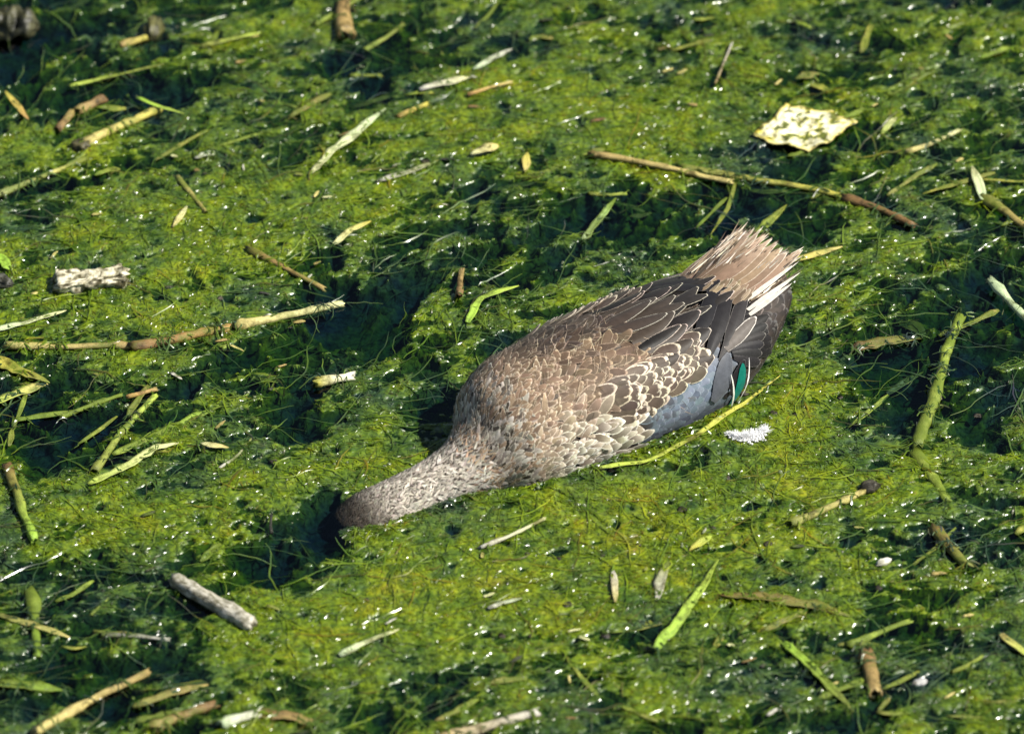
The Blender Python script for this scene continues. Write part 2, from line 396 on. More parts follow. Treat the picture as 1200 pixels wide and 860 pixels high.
    for q in range(int(ln * (.42 if group is None else .15) * wet * max(1, width / 8))):
        i = rr.integers(0, n); u = rr.uniform(-1, 1)
        if fbm(np.array([P[i, 0] * 90]), np.array([P[i, 1] * 90]), 2)[0] + .25 * abs(u) < .05: continue
        DRAPE.append((*(P[i, :2] + S[i, :2] * u * w), P[i, 2] + (w * .8 * math.sqrt(1 - u * u) if kind == 'stalk' else w * .2), w))
    Tn = np.array(Tn); Tn[:, 3] = .62 if lift < .0003 else (.47 if lift < .0009 else (.38 if lift < .0018 else .22))
    V = np.array(V); cen = V.mean(0); cen[2] = V[:, 2].min()
    me = mesh_np(name, V - cen, np.array(F), M_LIT, {'tint': ('FLOAT_COLOR', np.array(Tn)), 'along': ('FLOAT_VECTOR', np.array(A))})
    o = link(name, me, None, label, cat, group); o.location = cen
    return o
G1 = 'broken reed stalks floating on the algae'
LITTER = [
 ('reed_stalk', 'thick straw-yellow reed stalk with a grass blade crossing its upper end', 'reed', [(98, 167), (187, 126)], 11, 'stalk', 'straw', 'yellow', .001),
 ('grass_blade', 'short bright green blade crossing the thick straw-yellow reed', 'grass blade', [(160, 113), (186, 125), (216, 133)], 5, 'blade', 'green', 'lime', .004),
 ('reed_stalk', 'bleached cream reed in broken pieces half sunk beside open water', 'reed', [(-6, 230), (30, 215), (66, 200), (100, 187)], 8, 'stalk', 'pale', 'yellow', -.0005),
 ('grass_blade', 'long thin light green blade lying among brown debris', 'grass blade', [(82, 100), (140, 87), (192, 74)], 5, 'blade', 'lime', 'olive', .001),
 ('reed_leaf', 'drooping olive-yellow leaf on rippled dark water', 'leaf', [(236, 55), (270, 48), (308, 38)], 8, 'blade', 'olive', 'lime', .0012),
 ('reed_fragment', 'short golden-brown reed fragment beside a dark upright clump', 'reed', [(140, 53), (176, 42)], 10, 'stalk', 'tan', 'yellow', .001),
 ('reed_fragment', 'stubby brown reed chunk with a shiny wet end', 'reed', [(90, 130), (122, 114)], 13, 'stalk', 'tan', 'brown', .001),
 ('reed_fragment', 'stubby tan reed chunk standing slightly out of dark water', 'reed', [(67, 152), (84, 131)], 10, 'stalk', 'brown', 'tan', .001),
 ('fallen_leaf', 'narrow yellow willow leaf edged with green', 'leaf', [(6, 106), (20, 122), (33, 139)], 9, 'leaf', 'yellow', 'orange', .001),
 ('reed_leaf', 'bright pale green curved reed blade with a cream base', 'leaf', [(366, 204), (390, 175), (420, 152), (452, 128)], 11, 'blade', 'pale', 'mint', .0015),
 ('grass_blade', 'thin olive blade half buried in green algae', 'grass blade', [(213, 187), (262, 170), (318, 153)], 5, 'blade', 'olive', 'lime', -.0006),
 ('fallen_leaf', 'small grey-green oval leaf lying flat on algae', 'leaf', [(228, 186), (254, 180)], 11, 'leaf', 'grey', 'mint', .0006),
 ('fallen_leaf', 'small curled cream leaf pointing away from the white bark', 'leaf', [(203, 267), (212, 254), (219, 242)], 8, 'leaf', 'straw', 'pale', .001),
 ('reed_stump', 'blurred tan reed stump standing upright in dark water', 'reed', [(405, 42), (402, 18), (404, -12)], 22, 'stalk', 'tan', 'brown', .002),
 ('bark_strip', 'pale grey bark strip with a dark broken end', 'bark', [(492, 105), (520, 98), (550, 91)], 11, 'blade', 'grey', 'pale', .0015),
 ('reed_leaf', 'grey-green leaf tip tilted up behind the pale bark strip', 'leaf', [(556, 82), (578, 68), (600, 57)], 9, 'blade', 'mint', 'grey', .0015),
 ('twig', 'thin orange twig with a small side spur', 'twig', [(548, 111), (575, 102), (600, 96)], 5, 'stalk', 'orange', 'straw', .002),
 ('reed_fragment', 'short rusty yellow reed bit beside the thin orange twig', 'reed', [(466, 137), (502, 121)], 7, 'stalk', 'orange', 'yellow', .0006),
 ('reed_leaf', 'weathered grey-green leaf strip lying in mixed algae', 'leaf', [(444, 212), (478, 202), (514, 187)], 8, 'blade', 'grey', 'olive', .0008),
 ('reed_stalk', 'slim tan stalk running from algae into open water', 'reed', [(692, 180), (750, 190), (858, 212)], 9, 'stalk', 'tan', 'straw', .002),
 ('reed_stalk', 'long olive mossy stalk lying against the slim tan stalk', 'reed', [(798, 196), (880, 208), (940, 218), (996, 232)], 10, 'stalk', 'olive', 'yellow', .0005),
 ('stick', 'dark brown rotten stick at the end of the olive stalk', 'stick', [(988, 230), (1030, 243), (1072, 264)], 11, 'stalk', 'brown', 'brown', .001),
 ('grass_blade', 'thin green blade hanging into water off the olive stalk', 'grass blade', [(862, 214), (852, 246), (832, 276)], 5, 'blade', 'olive', 'yellow', -.001),
 ('reed_leaf', 'yellow-green leaf tip just under the water behind the tail', 'leaf', [(886, 274), (904, 258), (922, 240)], 10, 'blade', 'lime', 'yellow', -.0012),
 ('reed_stalk', 'short straw stalk beyond the bleached cream leaf', 'reed', [(1062, 178), (1090, 168), (1124, 153)], 7, 'stalk', 'straw', 'pale', .0008),
 ('reed_leaf', 'upright pale mint leaf sticking out of dark water', 'leaf', [(1152, 234), (1147, 215), (1139, 194)], 11, 'blade', 'mint', 'pale', .002),
 ('reed_stalk', 'tan reed lying beside the upright pale mint leaf', 'reed', [(1150, 231), (1176, 246), (1210, 272)], 12, 'stalk', 'olive', 'tan', .0004),
 ('reed_leaf', 'broad light green blade partly under dark water', 'leaf', [(1040, 112), (1068, 97), (1102, 76)], 14, 'blade', 'lime', 'mint', -.0008),
 ('fallen_leaf', 'small pale green leaf tip below the broad green blade', 'leaf', [(1033, 158), (1040, 148), (1050, 138)], 9, 'leaf', 'lime', 'pale', .0008),
 ('twig', 'fine tan twig standing in algae', 'twig', [(838, 97), (848, 74), (858, 50)], 3, 'stalk', 'tan', 'grey', .002),
 ('fallen_leaf', 'small tan leaf fragment in the algae behind the bleached leaf', 'leaf', [(932, 92), (960, 86)], 12, 'leaf', 'olive', 'tan', .0008),
 ('reed_stalk', 'long thin tan reed lying along the edge of dark water', 'reed', [(8, 404), (80, 406), (158, 405)], 10, 'stalk', 'straw', 'tan', .0008),
 ('reed_stalk', 'amber-brown reed section with a rough wet surface', 'reed', [(152, 406), (210, 396), (268, 384)], 14, 'stalk', 'brown', 'orange', .0008),
 ('reed_stalk', 'pale straw reed section sheathed in yellow fibres', 'reed', [(276, 382), (340, 369), (402, 354)], 12, 'stalk', 'straw', 'pale', .0012),
 ('grass_blade', 'pale green blade lying below the white bark', 'grass blade', [(-6, 387), (36, 377), (78, 363)], 8, 'blade', 'mint', 'pale', .001),
 ('reed_leaf', 'yellow-green split reed leaf over dark water', 'leaf', [(-8, 420), (24, 436), (58, 448)], 15, 'blade', 'yellow', 'olive', .0005),
 ('reed_leaf', 'wide olive reed leaf below the split yellow-green leaf', 'leaf', [(-8, 472), (24, 460), (56, 449)], 13, 'blade', 'lime', 'straw', .0004),
 ('reed_leaf', 'pale lime reed leaf with a pointed tip beside open water', 'leaf', [(104, 568), (150, 545), (184, 524), (210, 519)], 11, 'blade', 'lime', 'pale', .001),
 ('reed_stalk', 'olive reed stalk rising from the base of the pale lime leaf', 'reed', [(110, 552), (136, 512), (160, 485), (182, 462)], 9, 'stalk', 'olive', 'lime', .0005),
 ('grass_blade', 'long green blade crossing the dark water gap', 'grass blade', [(132, 533), (180, 513), (230, 488), (280, 468)], 9, 'blade', 'lime', 'green', -.0010),
 ('twig', 'small rust-coloured twig floating in the dark water gap', 'twig', [(148, 464), (184, 454)], 6, 'stalk', 'orange', 'tan', .001),
 ('fallen_leaf', 'cream leaf tip curling out of the dark water gap', 'leaf', [(233, 519), (250, 523), (268, 525)], 9, 'leaf', 'pale', 'straw', .0015),
 ('twig', 'thin grey twig on the near edge of the dark water gap', 'twig', [(256, 548), (276, 535), (296, 512)], 4, 'stalk', 'grey', 'olive', .0006),
 ('bark_fragment', 'small yellow-white wood chunk at the edge of open water', 'bark', [(368, 448), (390, 444), (414, 440)], 15, 'stalk', 'yellow', 'white', .0012),
 ('reed_stalk', 'green reed stump with a rust-brown upper end', 'reed', [(8, 545), (24, 588), (40, 634)], 12, 'stalk', 'brown', 'green', .002),
 ('twig', 'short black twig standing upright in the algae', 'twig', [(318, 623), (317, 612), (318, 602)], 4, 'stalk', 'dark', 'dark', .003),
 ('reed_stalk', 'pale green jointed reed stalk rising from dark water', 'reed', [(1074, 524), (1092, 470), (1108, 418), (1126, 370)], 15, 'stalk', 'olive', 'lime', -.0002),
 ('reed_stalk', 'smooth whitish green stem reaching over algae', 'reed', [(1160, 326), (1180, 348), (1210, 380)], 11, 'stalk', 'mint', 'mint', .004),
 ('reed_leaf', 'dull brown sheath lying across the dark water beside the tail', 'leaf', [(1000, 408), (1036, 400), (1080, 396)], 14, 'blade', 'brown', 'olive', .0004),
 ('reed_leaf', 'yellowish leaf blade lying just beyond the tail tip', 'leaf', [(918, 308), (950, 300), (988, 288)], 9, 'blade', 'yellow', 'straw', .0008),
 ('grass_blade', 'light green blade bent at a sharp angle behind the back', 'grass blade', [(548, 378), (562, 350), (582, 342), (608, 334)], 9, 'blade', 'green', 'lime', .0018),
 ('reed_stump', 'short brown reed stump poking out of the shaded gap', 'reed', [(538, 346), (539, 330), (541, 316)], 9, 'stalk', 'brown', 'tan', .003),
 ('grass_blade', 'long yellow-green blade lying along the grey wing', 'grass blade', [(700, 549), (760, 541), (815, 512), (870, 473), (915, 440)], 6.5, 'blade', 'lime', 'yellow', .0015),
 ('reed_stalk', 'straw stalk with a dark knot at one end', 'reed', [(926, 615), (966, 597), (1012, 576)], 10, 'stalk', 'olive', 'straw', .001),
 ('grass_blade', 'bright green blade slanting up out of the algae', 'grass blade', [(768, 760), (800, 722), (824, 690), (842, 656)], 11, 'blade', 'green', 'lime', .003),
 ('twig', 'straight silvery straw lying on the algae below the breast', 'twig', [(563, 641), (600, 627), (637, 608)], 5, 'stalk', 'grey', 'pale', .0016),
 ('twig', 'short silvery straw on the smooth yellow-green algae', 'twig', [(572, 713), (612, 701)], 6, 'blade', 'grey', 'mint', .0012),
 ('grass_blade', 'pale mint leaf strip bent over a clump of algae', 'grass blade', [(398, 768), (436, 750), (468, 737)], 8, 'blade', 'mint', 'pale', .0012),
 ('reed_stalk', 'tan reed stalk with a grey worn top cut by open water', 'reed', [(512, 866), (570, 850), (630, 833)], 13, 'stalk', 'tan', 'grey', .001),
 ('reed_stalk', 'straw reed stalk with a swollen joint floating in loose algae', 'reed', [(42, 857), (110, 818), (172, 787)], 11, 'stalk', 'straw', 'tan', .0012),
 ('grass_blade', 'thin olive straw lying over a sunken green reed', 'grass blade', [(-6, 718), (40, 732), (84, 747)], 8, 'blade', 'olive', 'straw', .0006),
 ('reed_stalk', 'brown reed fragment ending in a wet glinting knot', 'reed', [(176, 853), (212, 838), (252, 824)], 13, 'stalk', 'tan', 'brown', .0004),
 ('reed_leaf', 'faded tan leaf above the glinting brown reed fragment', 'leaf', [(156, 828), (200, 812), (244, 801)], 11, 'blade', 'olive', 'tan', .0004),
 ('reed_fragment', 'short white and green reed bud beside a brown sheath', 'reed', [(258, 848), (280, 843), (302, 837)], 14, 'stalk', 'mint', 'white', .001),
 ('reed_leaf', 'long brown sheath stretching away from the white reed bud', 'leaf', [(300, 836), (340, 840), (374, 848)], 15, 'blade', 'brown', 'tan', .0004),
 ('reed_leaf', 'wide sunken green leaf under the surface in loose algae', 'leaf', [(-8, 799), (36, 804), (76, 809)], 13, 'blade', 'olive', 'green', -.001),
 ('twig', 'thin black stick lying across a dark pool below the grey stick', 'twig', [(118, 742), (156, 744), (198, 748)], 6, 'stalk', 'dark', 'grey', .0008),
 ('reed_stalk', 'sunken green reed standing below the thin olive straw', 'reed', [(34, 690), (40, 730), (44, 772)], 14, 'stalk', 'olive', 'green', -.002),
 ('reed_fragment', 'fat wet brown reed stub lying in bright algae', 'reed', [(1014, 764), (1020, 786), (1026, 812)], 19, 'stalk', 'brown', 'tan', .001),
 ('grass_blade', 'long dark green blade leading away from the wet brown stub', 'grass blade', [(918, 752), (950, 780), (1000, 832)], 10, 'blade', 'green', 'olive', .0008),
 ('reed_leaf', 'wrinkled brown sheath half hidden in algae', 'leaf', [(842, 697), (900, 700), (960, 710), (996, 722)], 14, 'blade', 'brown', 'olive', .0004),
 ('stick', 'dark brown soggy stick beside a white glint', 'stick', [(1096, 618), (1110, 640), (1134, 662)], 15, 'stalk', 'brown', 'olive', .0004),
 ('fallen_leaf', 'tiny cream leaf lying upright against yellow-green algae', 'leaf', [(721, 706), (720, 688), (718, 668)], 9, 'leaf', 'straw', 'grey', .0012),
 ('fallen_leaf', 'small grey shrivelled leaf near the slanting green blade', 'leaf', [(770, 704), (774, 682), (784, 658)], 13, 'leaf', 'grey', 'olive', .0008),
 ('fallen_leaf', 'small yellow leaf tip above the slanting green blade', 'leaf', [(808, 645), (820, 638), (834, 629)], 10, 'leaf', 'yellow', 'lime', .0012),
 ('grass_blade', 'straw blade lying flat among dark algae at the pond edge of view', 'grass blade', [(1172, 742), (1190, 757), (1208, 770)], 9, 'blade', 'straw', 'lime', .001),
 ('reed_leaf', 'pale yellow leaf bent over the algae beyond the open water', 'leaf', [(392, 286), (412, 268), (436, 258)], 9, 'blade', 'pale', 'yellow', .001),
 ('reed_stalk', 'olive stalk continuing under water below the jointed reed', 'reed', [(1070, 530), (1090, 556), (1112, 588)], 14, 'stalk', 'olive', 'lime', -.0015),
 ('grass_blade', 'pale green blade slanting through algae behind the wing', 'grass blade', [(683, 282), (702, 258), (722, 232)], 9, 'blade', 'mint', 'green', -.0006),
 ('stick', 'thin dark brown stick sunk in algae behind the white bark', 'stick', [(290, 292), (330, 312), (380, 338)], 8, 'stalk', 'brown', 'tan', .0003),
 ('fallen_leaf', 'glossy emerald leaf beside a black wet lump', 'leaf', [(-8, 300), (2, 306), (12, 316)], 16, 'leaf', 'green', 'green', .0015),
 ('reed_leaf', 'sunken light green leaf under clear water beside the tail', 'leaf', [(975, 398), (968, 372), (958, 344)], 16, 'leaf', 'green', 'lime', -.003),
 ('reed_leaf', 'sunken yellowish leaf in dark water between the tail and the jointed reed', 'leaf', [(1050, 372), (1066, 384), (1086, 392)], 18, 'leaf', 'yellow', 'olive', -.003),
 ('reed_leaf', 'sunken narrow green blade crossing open water near the jointed reed', 'leaf', [(1040, 462), (1060, 448), (1082, 436)], 9, 'blade', 'mint', 'lime', -.002),
 ('grass_blade', 'pale blade sunk under the shaded gap behind the back', 'grass blade', [(486, 392), (494, 378), (506, 370)], 9, 'blade', 'mint', 'green', -.003),
 ('reed_leaf', 'dull green leaf floating flat in the dark water gap', 'leaf', [(292, 440), (310, 445), (330, 448)], 14, 'leaf', 'green', 'olive', -.002),
 ('fallen_leaf', 'crumpled pale yellow leaf propped up in the algae', 'leaf', [(552, 182), (568, 176), (584, 172)], 17, 'leaf', 'pale', 'straw', .002),
 ('fallen_leaf', 'small upright cream leaf next to the crumpled pale leaf', 'leaf', [(616, 202), (616, 190), (618, 178)], 10, 'leaf', 'straw', 'yellow', .002),
]
COL['green'] = (.24, .40, .04)
for a in LITTER: litter(*a)
# unnamed scraps of straw that only their place tells apart
for i in range(70):
    for _ in range(30):
        x, y = rng.uniform(15, 1185), rng.uniform(15, 845); P = on_plane(x, y)
        if m_at(P[:1], P[1:2])[0] > -.1 and not (390 < x < 940 and 270 < y < 620): break
    a = rng.normal(.35, .7); l = rng.uniform(6, 20); cc = str(rng.choice(['straw', 'pale', 'grey', 'tan', 'olive', 'brown', 'dark'])); word = dict(straw='straw-yellow', pale='pale green', dark='blackish').get(cc, cc)
    litter('straw_scrap', f'tiny {word} plant scrap lying on the algae', 'straw', [(x, y), (x + l * math.cos(a), y - l * math.sin(a) * .6)],
           rng.uniform(2.5, 5.5), 'blade', cc, None, .0008, f'tiny {word} scraps on the algae')

# half-sunk reed scraps in the loose algae
n_ = 0
while n_ < 95:
    x, y = rng.uniform(5, 1195), rng.uniform(5, 855); P = on_plane(x, y); mm = m_at(P[:1], P[1:2])[0]
    if not (-.5 < mm < .25) or (290 < x < 940 and 280 < y < 665): continue
    a = rng.normal(.45, .55); l = rng.uniform(24, 95); n_ += 1; w2 = rng.uniform(4, 9)
    kd = 'blade' if rng.random() < .75 else 'stalk'; cc = str(rng.choice(['olive', 'lime', 'lime', 'tan', 'yellow', 'straw', 'green'])); word = dict(olive='olive', lime='lime green', tan='tan', yellow='yellowish', straw='straw-coloured', green='leaf-green')[cc] + (' reed strip' if kd == 'blade' else ' round reed stem')
    litter('sunken_reed', f'half-sunk {word} in the loose algae', 'reed', [(x, y), (x + l * .5 * math.cos(a), y - l * .5 * math.sin(a) * .62 + rng.normal(0, 2)), (x + l * math.cos(a), y - l * math.sin(a) * .62)],
           w2, 'strip' if kd == 'blade' else kd, cc, str(rng.choice(['olive', 'lime', 'yellow', 'tan'])), float(rng.choice([-.002, -.0012, -.0006, .0002])), f'half-sunk {word} pieces')
# lumps: bark block, weathered stick, wet clods
def lump(name, label, cat, pts, width, height_, c1, c2, seed, group=None, rough=.22, lift=.0, k=14, sq=1.0, fine=1.0, blob=False):
    rr = np.random.default_rng(seed)
    ln = math.hypot(pts[1][0] - pts[0][0], pts[1][1] - pts[0][1]); n = max(8, int(ln / 2))
    a, b = on_plane(*pts[0]), on_plane(*pts[1]); T = (b - a) / np.linalg.norm(b - a); S = np.cross(T, [0, 0, 1.]); U = np.array([0, 0, 1.])
    z0 = max(0, float(np.mean(h_at(np.linspace(a[0], b[0], 9), np.linspace(a[1], b[1], 9))))) + lift
    w = width * PX / 2; hh = height_ * PX / 2
    ph = np.linspace(0, 2 * np.pi, k, endpoint=False)
    ss = np.linspace(0, 1, n)[:, None] + 0 * ph[None]; cph, sph = np.cos(ph)[None] + 0 * ss, np.sin(ph)[None] + 0 * ss
    pr = np.minimum(1, np.minimum(.62 + 9 * ss, .62 + 9 * (1 - ss))) * (1 + .08 * np.sin(5 * ss + seed))
    if blob: pr = np.sqrt(np.maximum(.04, 1 - np.abs(2 * ss - 1) ** 3))
    qn = 1 + rough * fbm(ss * ln / 22 + seed + 0 * cph, cph * 1.1 + sph * 1.7 + 0 * ss, 3, .55) + .30 * rough * fbm(ss * ln / 11 + cph * 2, sph * 4 + seed + 0 * ss, 2)
    cs = np.sign(cph) * np.abs(cph) ** sq; sn = np.sign(sph) * np.abs(sph) ** sq
    e = np.zeros((n, k)); e[0] = rr.normal(0, .16, k) * w; e[-1] = rr.normal(0, .16, k) * w
    cen_ = a + (b - a) * ss[..., None]
    V = cen_ + S * (cs * w * pr * qn)[..., None] + U * (z0 + hh * .35 + sn * hh * pr * qn)[..., None] + T * e[..., None]
    tt = np.clip(.6 + fine * fbm(ss * ln / 26 + seed, cph * 3 + sph * 2.3, 4, .75) + .20 * rr.normal(0, 1, (n, k)), 0, 1)[..., None]
    Tn = np.concatenate([np.array(c1) * (1 - tt) + np.array(c2) * tt, np.full((n, k, 1), .22)], -1).reshape(-1, 4).tolist()
    A = [(math.cos(ph[j]) * .05, i / (n - 1) * ln / 60, math.sin(ph[j])) for i in range(n) for j in range(k)]
    V = list(V.reshape(-1, 3))
    F = [(i * k + j, i * k + (j + 1) % k, (i + 1) * k + (j + 1) % k, (i + 1) * k + j) for i in range(n - 1) for j in range(k)]
    for i, sg in ((0, 1), (n - 1, -1)):
        b0 = len(V); c = (a + (b - a) * (i / (n - 1)) + U * (z0 + hh * .35))
        for rad, dp in ((.6, .03), (.02, .10)):
            for j in range(k):
                V.append(c + (np.array(V[i * k + j]) - c) * rad + T * sg * w * dp); A.append((j / k, 0, 0)); Tn.append((*(np.array(c1) * rr.uniform(.6, 1.2)), .2))
        rings = [i * k, b0, b0 + k]
        for r0, r1 in zip(rings, rings[1:]):
            for j in range(k):
                q = (r0 + j, r1 + j, r1 + (j + 1) % k, r0 + (j + 1) % k); F.append(q if sg > 0 else q[::-1])
    V = np.array(V); cen = V.mean(0); cen[2] = V[:, 2].min()
    o = link(name, mesh_np(name, V - cen, np.array(F), M_LIT, {'tint': ('FLOAT_COLOR', np.array(Tn)), 'along': ('FLOAT_VECTOR', np.array(A))}), None, label, cat, group)
    o.location = cen; return o
lump('weathered_stick', 'chunky weathered grey stick lying over a dark pool', 'stick', [(203, 681), (297, 737)], 19, 20, (.16, .15, .10), (.46, .44, .37), 3, rough=.16, k=24, sq=.8)
lump('bark_block', 'flaking white bark block with crumbling yellow end', 'bark', [(64, 338), (148, 329)], 30, 20, (.08, .07, .03), (.66, .62, .46), 8, rough=.30, k=44, sq=.5, fine=1.6)
lump('wet_clod', 'large black wet clod speckled with shiny drops', 'clod', [(-14, 32), (44, 36)], 44, 40, (.020, .022, .014), (.07, .07, .03), 21, rough=1.4*.4, blob=True, k=24)
lump('wet_clod', 'small black wet lump beside the emerald leaf', 'clod', [(-8, 330), (14, 336)], 20, 16, (.02, .022, .014), (.12, .12, .10), 22, rough=1.4*.4, blob=True, k=24)
lump('wet_clod', 'dark knot at the tip of the straw stalk', 'clod', [(1008, 576), (1030, 572)], 17, 16, (.015, .013, .01), (.05, .045, .03), 23, rough=1.4*.4, blob=True, k=24)
lump('wet_clod', 'dark upright clump beside the golden-brown reed fragment', 'clod', [(176, 48), (186, 26)], 18, 22, (.03, .03, .012), (.10, .10, .03), 24, rough=1.4*.5, blob=True, k=24)
lump('wet_clod', 'dark shaggy clump of debris under the thick straw reed', 'clod', [(84, 172), (104, 176)], 20, 14, (.02, .02, .012), (.10, .09, .04), 25, rough=1.4*.5, blob=True, k=24)
lump('pale_bit', 'white leaf bit coloured like a sun glint among brown debris', 'pebble', [(1027, 663), (1044, 656)], 9, 7, (.55, .55, .45), (.8, .8, .72), 26, rough=1.4*.25, blob=True, k=24)  # white colour stands in for a sun glint on a leaf bit
lump('pale_bit', 'grey-white crumb resting on dark green algae', 'pebble', [(1070, 802), (1086, 798)], 9, 5, (.30, .30, .30), (.65, .65, .65), 27, rough=1.4*.35, blob=True, k=24)
for i, (x, y) in enumerate([(907, 486), (932, 487), (872, 462), (985, 466), (705, 652), (748, 640), (618, 650), (655, 657), (588, 745), (622, 745), (665, 710), (710, 745),
                            (470, 720), (430, 705), (1145, 487), (800, 600), (852, 560), (320, 540), (258, 350), (500, 190), (610, 620), (835, 620), (900, 640), (1030, 690)]):
    s = rng.uniform(2.5, 6)
    lump('debris_crumb', 'tiny blackish crumb of rotten debris on the algae', 'debris', [(x - s, y + 1), (x + s, y - 1)], s * 1.5, s * .5, (.012, .012, .008), (.06, .05, .03), 40 + i, 'dark crumbs on the algae', rough=1.7, k=14, blob=True)

# bleached leaf: an outline with ragged rim, curled up from the water
def bleached_leaf():
    out = [(883, 157), (900, 140), (922, 122), (948, 126), (975, 129), (990, 137), (1004, 142), (986, 152), (968, 168), (948, 175), (925, 170), (905, 166)]
    q = np.array([on_plane(x, y, .004) for x, y in out]); c = q.mean(0)
    m = 96; t = np.linspace(0, len(out), m, endpoint=False); i0 = t.astype(int); fr = (t - i0)[:, None]
    ring = q[i0 % len(out)] * (1 - fr) + q[(i0 + 1) % len(out)] * fr
    ring = c + (ring - c) * (1 + .05 * fbm(t * 1.7, t * 0 + 4.4, 3))[:, None]
    lv = np.linspace(0, 1, 16); V, Tn, A, F = [], [], [], []
    for side in (0, 1):
        for r in lv:
            for i in range(m):
                p = c + (ring[i] - c) * r
                z = -.0022 + .0016 * r ** 2 + .0016 * fbm(np.array([p[0] * 90]), np.array([p[1] * 90]), 3)[0] - side * .0007
                V.append(p + np.array([0, 0, z])); A.append((r, i / m, 0))
                d = fbm(np.array([p[0] * 130 + 9]), np.array([p[1] * 130]), 3, .6)[0]
                col = np.array((.78, .76, .52)) if d < .08 else (np.array((.62, .58, .12)) if d < .2 else np.array((.10, .12, .02)))
                if r > .93: col = col * np.array((.8, .72, .4))
                Tn.append((*col, .15))
    n = len(lv)
    for side in (0, 1):
        o = side * n * m
        for a in range(n - 1):
            for i in range(m):
                f = (o + a * m + i, o + (a + 1) * m + i, o + (a + 1) * m + (i + 1) % m, o + a * m + (i + 1) % m); F.append(f if side == 0 else f[::-1])
    for i in range(m): F.append(((n - 1) * m + i, n * m + (n - 1) * m + i, n * m + (n - 1) * m + (i + 1) % m, (n - 1) * m + (i + 1) % m))
    V = np.array(V); cen = c.copy(); cen[2] = 0
    o = link('bleached_leaf', mesh_np('bleached_leaf', V - cen, np.array(F), M_LIT, {'tint': ('FLOAT_COLOR', np.array(Tn)), 'along': ('FLOAT_VECTOR', np.array(A) * .1)}),
             None, 'bleached cream leaf with dark spots floating behind the olive stalk', 'leaf'); o.location = cen
bleached_leaf()
# short tufts of filaments all over the mat
def tufts(n, per, lo, hi, region, thr=-.10):
    x = rng.uniform(region[0], region[1], n); y = rng.uniform(region[2], region[3], n)
    keep = m_at(x, y) > thr + .12 * rng.standard_normal(n); x, y = x[keep], y[keep]; n = len(x)
    x = np.repeat(x, per); y = np.repeat(y, per); n *= per
    x += rng.normal(0, .0016, n); y += rng.normal(0, .0016, n)
    k = 4; s = np.linspace(0, 1, k)
    a = .30 + 1.5 * fbm(x * 6 + 3, y * 6, 2) + rng.normal(0, .75, n) + np.pi * rng.integers(0, 2, n); L = rng.uniform(lo, hi, n)
    bend = rng.normal(0, .8, n); rise = rng.uniform(.0, .14, n) * L
    ang = a[:, None] + bend[:, None] * s[None]
    dx = np.cumsum(np.cos(ang) * (L / k)[:, None], 1); dy = np.cumsum(np.sin(ang) * (L / k)[:, None], 1)
    PX_, PY_ = x[:, None] + dx, y[:, None] + dy
    Z = np.maximum(h_at(PX_, PY_), h_at(x, y)[:, None] - .002) + .0003 + rise[:, None] * np.sin(s * 2.4)[None] * .8
    P = np.stack([PX_, PY_, Z], -1)
    Wd = rng.uniform(.00014, .00036, n)[:, None] * (1.05 - .75 * s ** 2)[None]
    return ribbons(P, Wd, rng.normal(0, .55, (n, 3)), tints(n))
parts = [tufts(34000, 5, .0024, .0062, (-.37, .37, -.39, .44)), tufts(15000, 3, .005, .012, (-1.0, 1.0, -1.0, 1.1))]
# long trailing threads, lying on the mat or drifting just under the surface
def threads(n, zmode, thr_lo, thr_hi, wd):
    x = rng.uniform(-.38, .38, n * 3); y = rng.uniform(-.40, .45, n * 3)
    mm = m_at(x, y); keep = (mm > thr_lo) & (mm < thr_hi); x, y = x[keep][:n], y[keep][:n]; n = len(x)
    k = 10; s = np.linspace(0, 1, k)
    L = rng.uniform(.012, .055, n); a = rng.normal(.45, .8, n)
    ang = a[:, None] + np.cumsum(rng.normal(0, .17, (n, k)), 1)
    X = x[:, None] + np.cumsum(np.cos(ang) * (L / k)[:, None], 1); Y = y[:, None] + np.cumsum(np.sin(ang) * (L / k)[:, None], 1)
    if zmode == 'top': Z = np.maximum(h_at(X, Y), -.0005) + .0006 + .0006 * rng.random((n, k))
    else: Z = np.maximum(h_at(X, Y) + .001, -rng.uniform(.0005, .013, n)[:, None]) + 0 * X
    Wd_ = rng.uniform(wd[0], wd[1], n)[:, None] * (1 - .6 * np.abs(2 * s - 1) ** 2)[None]
    return ribbons(np.stack([X, Y, Z], -1), Wd_, rng.normal(0, .3, (n, 3)), tints(n))
parts += [threads(3200, 'top', -.05, 2, (.0002, .0005)), threads(160, 'top', -.8, -.1, (.00015, .0003)), threads(1300, 'under', -.5, .10, (.0002, .0005))]
# strands draped over the floating litter
def drape():
    D = np.array(DRAPE); n = len(D); k = 5; s = np.linspace(-.5, 1, k)
    a = rng.uniform(0, 2 * np.pi, n); L = rng.uniform(.005, .014, n)
    ang = a[:, None] + rng.normal(0, .7, n)[:, None] * s[None]
    X = D[:, :1] + np.cos(ang) * (L[:, None] * s[None]); Y = D[:, 1:2] + np.sin(ang) * (L[:, None] * s[None])
    d = np.hypot(X - D[:, :1], Y - D[:, 1:2]) / D[:, 3:4]
    Z = np.maximum(np.maximum(h_at(X, Y), -.001) + .0004, D[:, 2:3] + .0004 - np.clip(d - .8, 0, 3) * D[:, 3:4] * .7)
    return ribbons(np.stack([X, Y, Z], -1), rng.uniform(.0002, .0005, n)[:, None] * np.ones((1, k)), rng.normal(0, .4, (n, 3)), tints(n))
parts.append(drape())
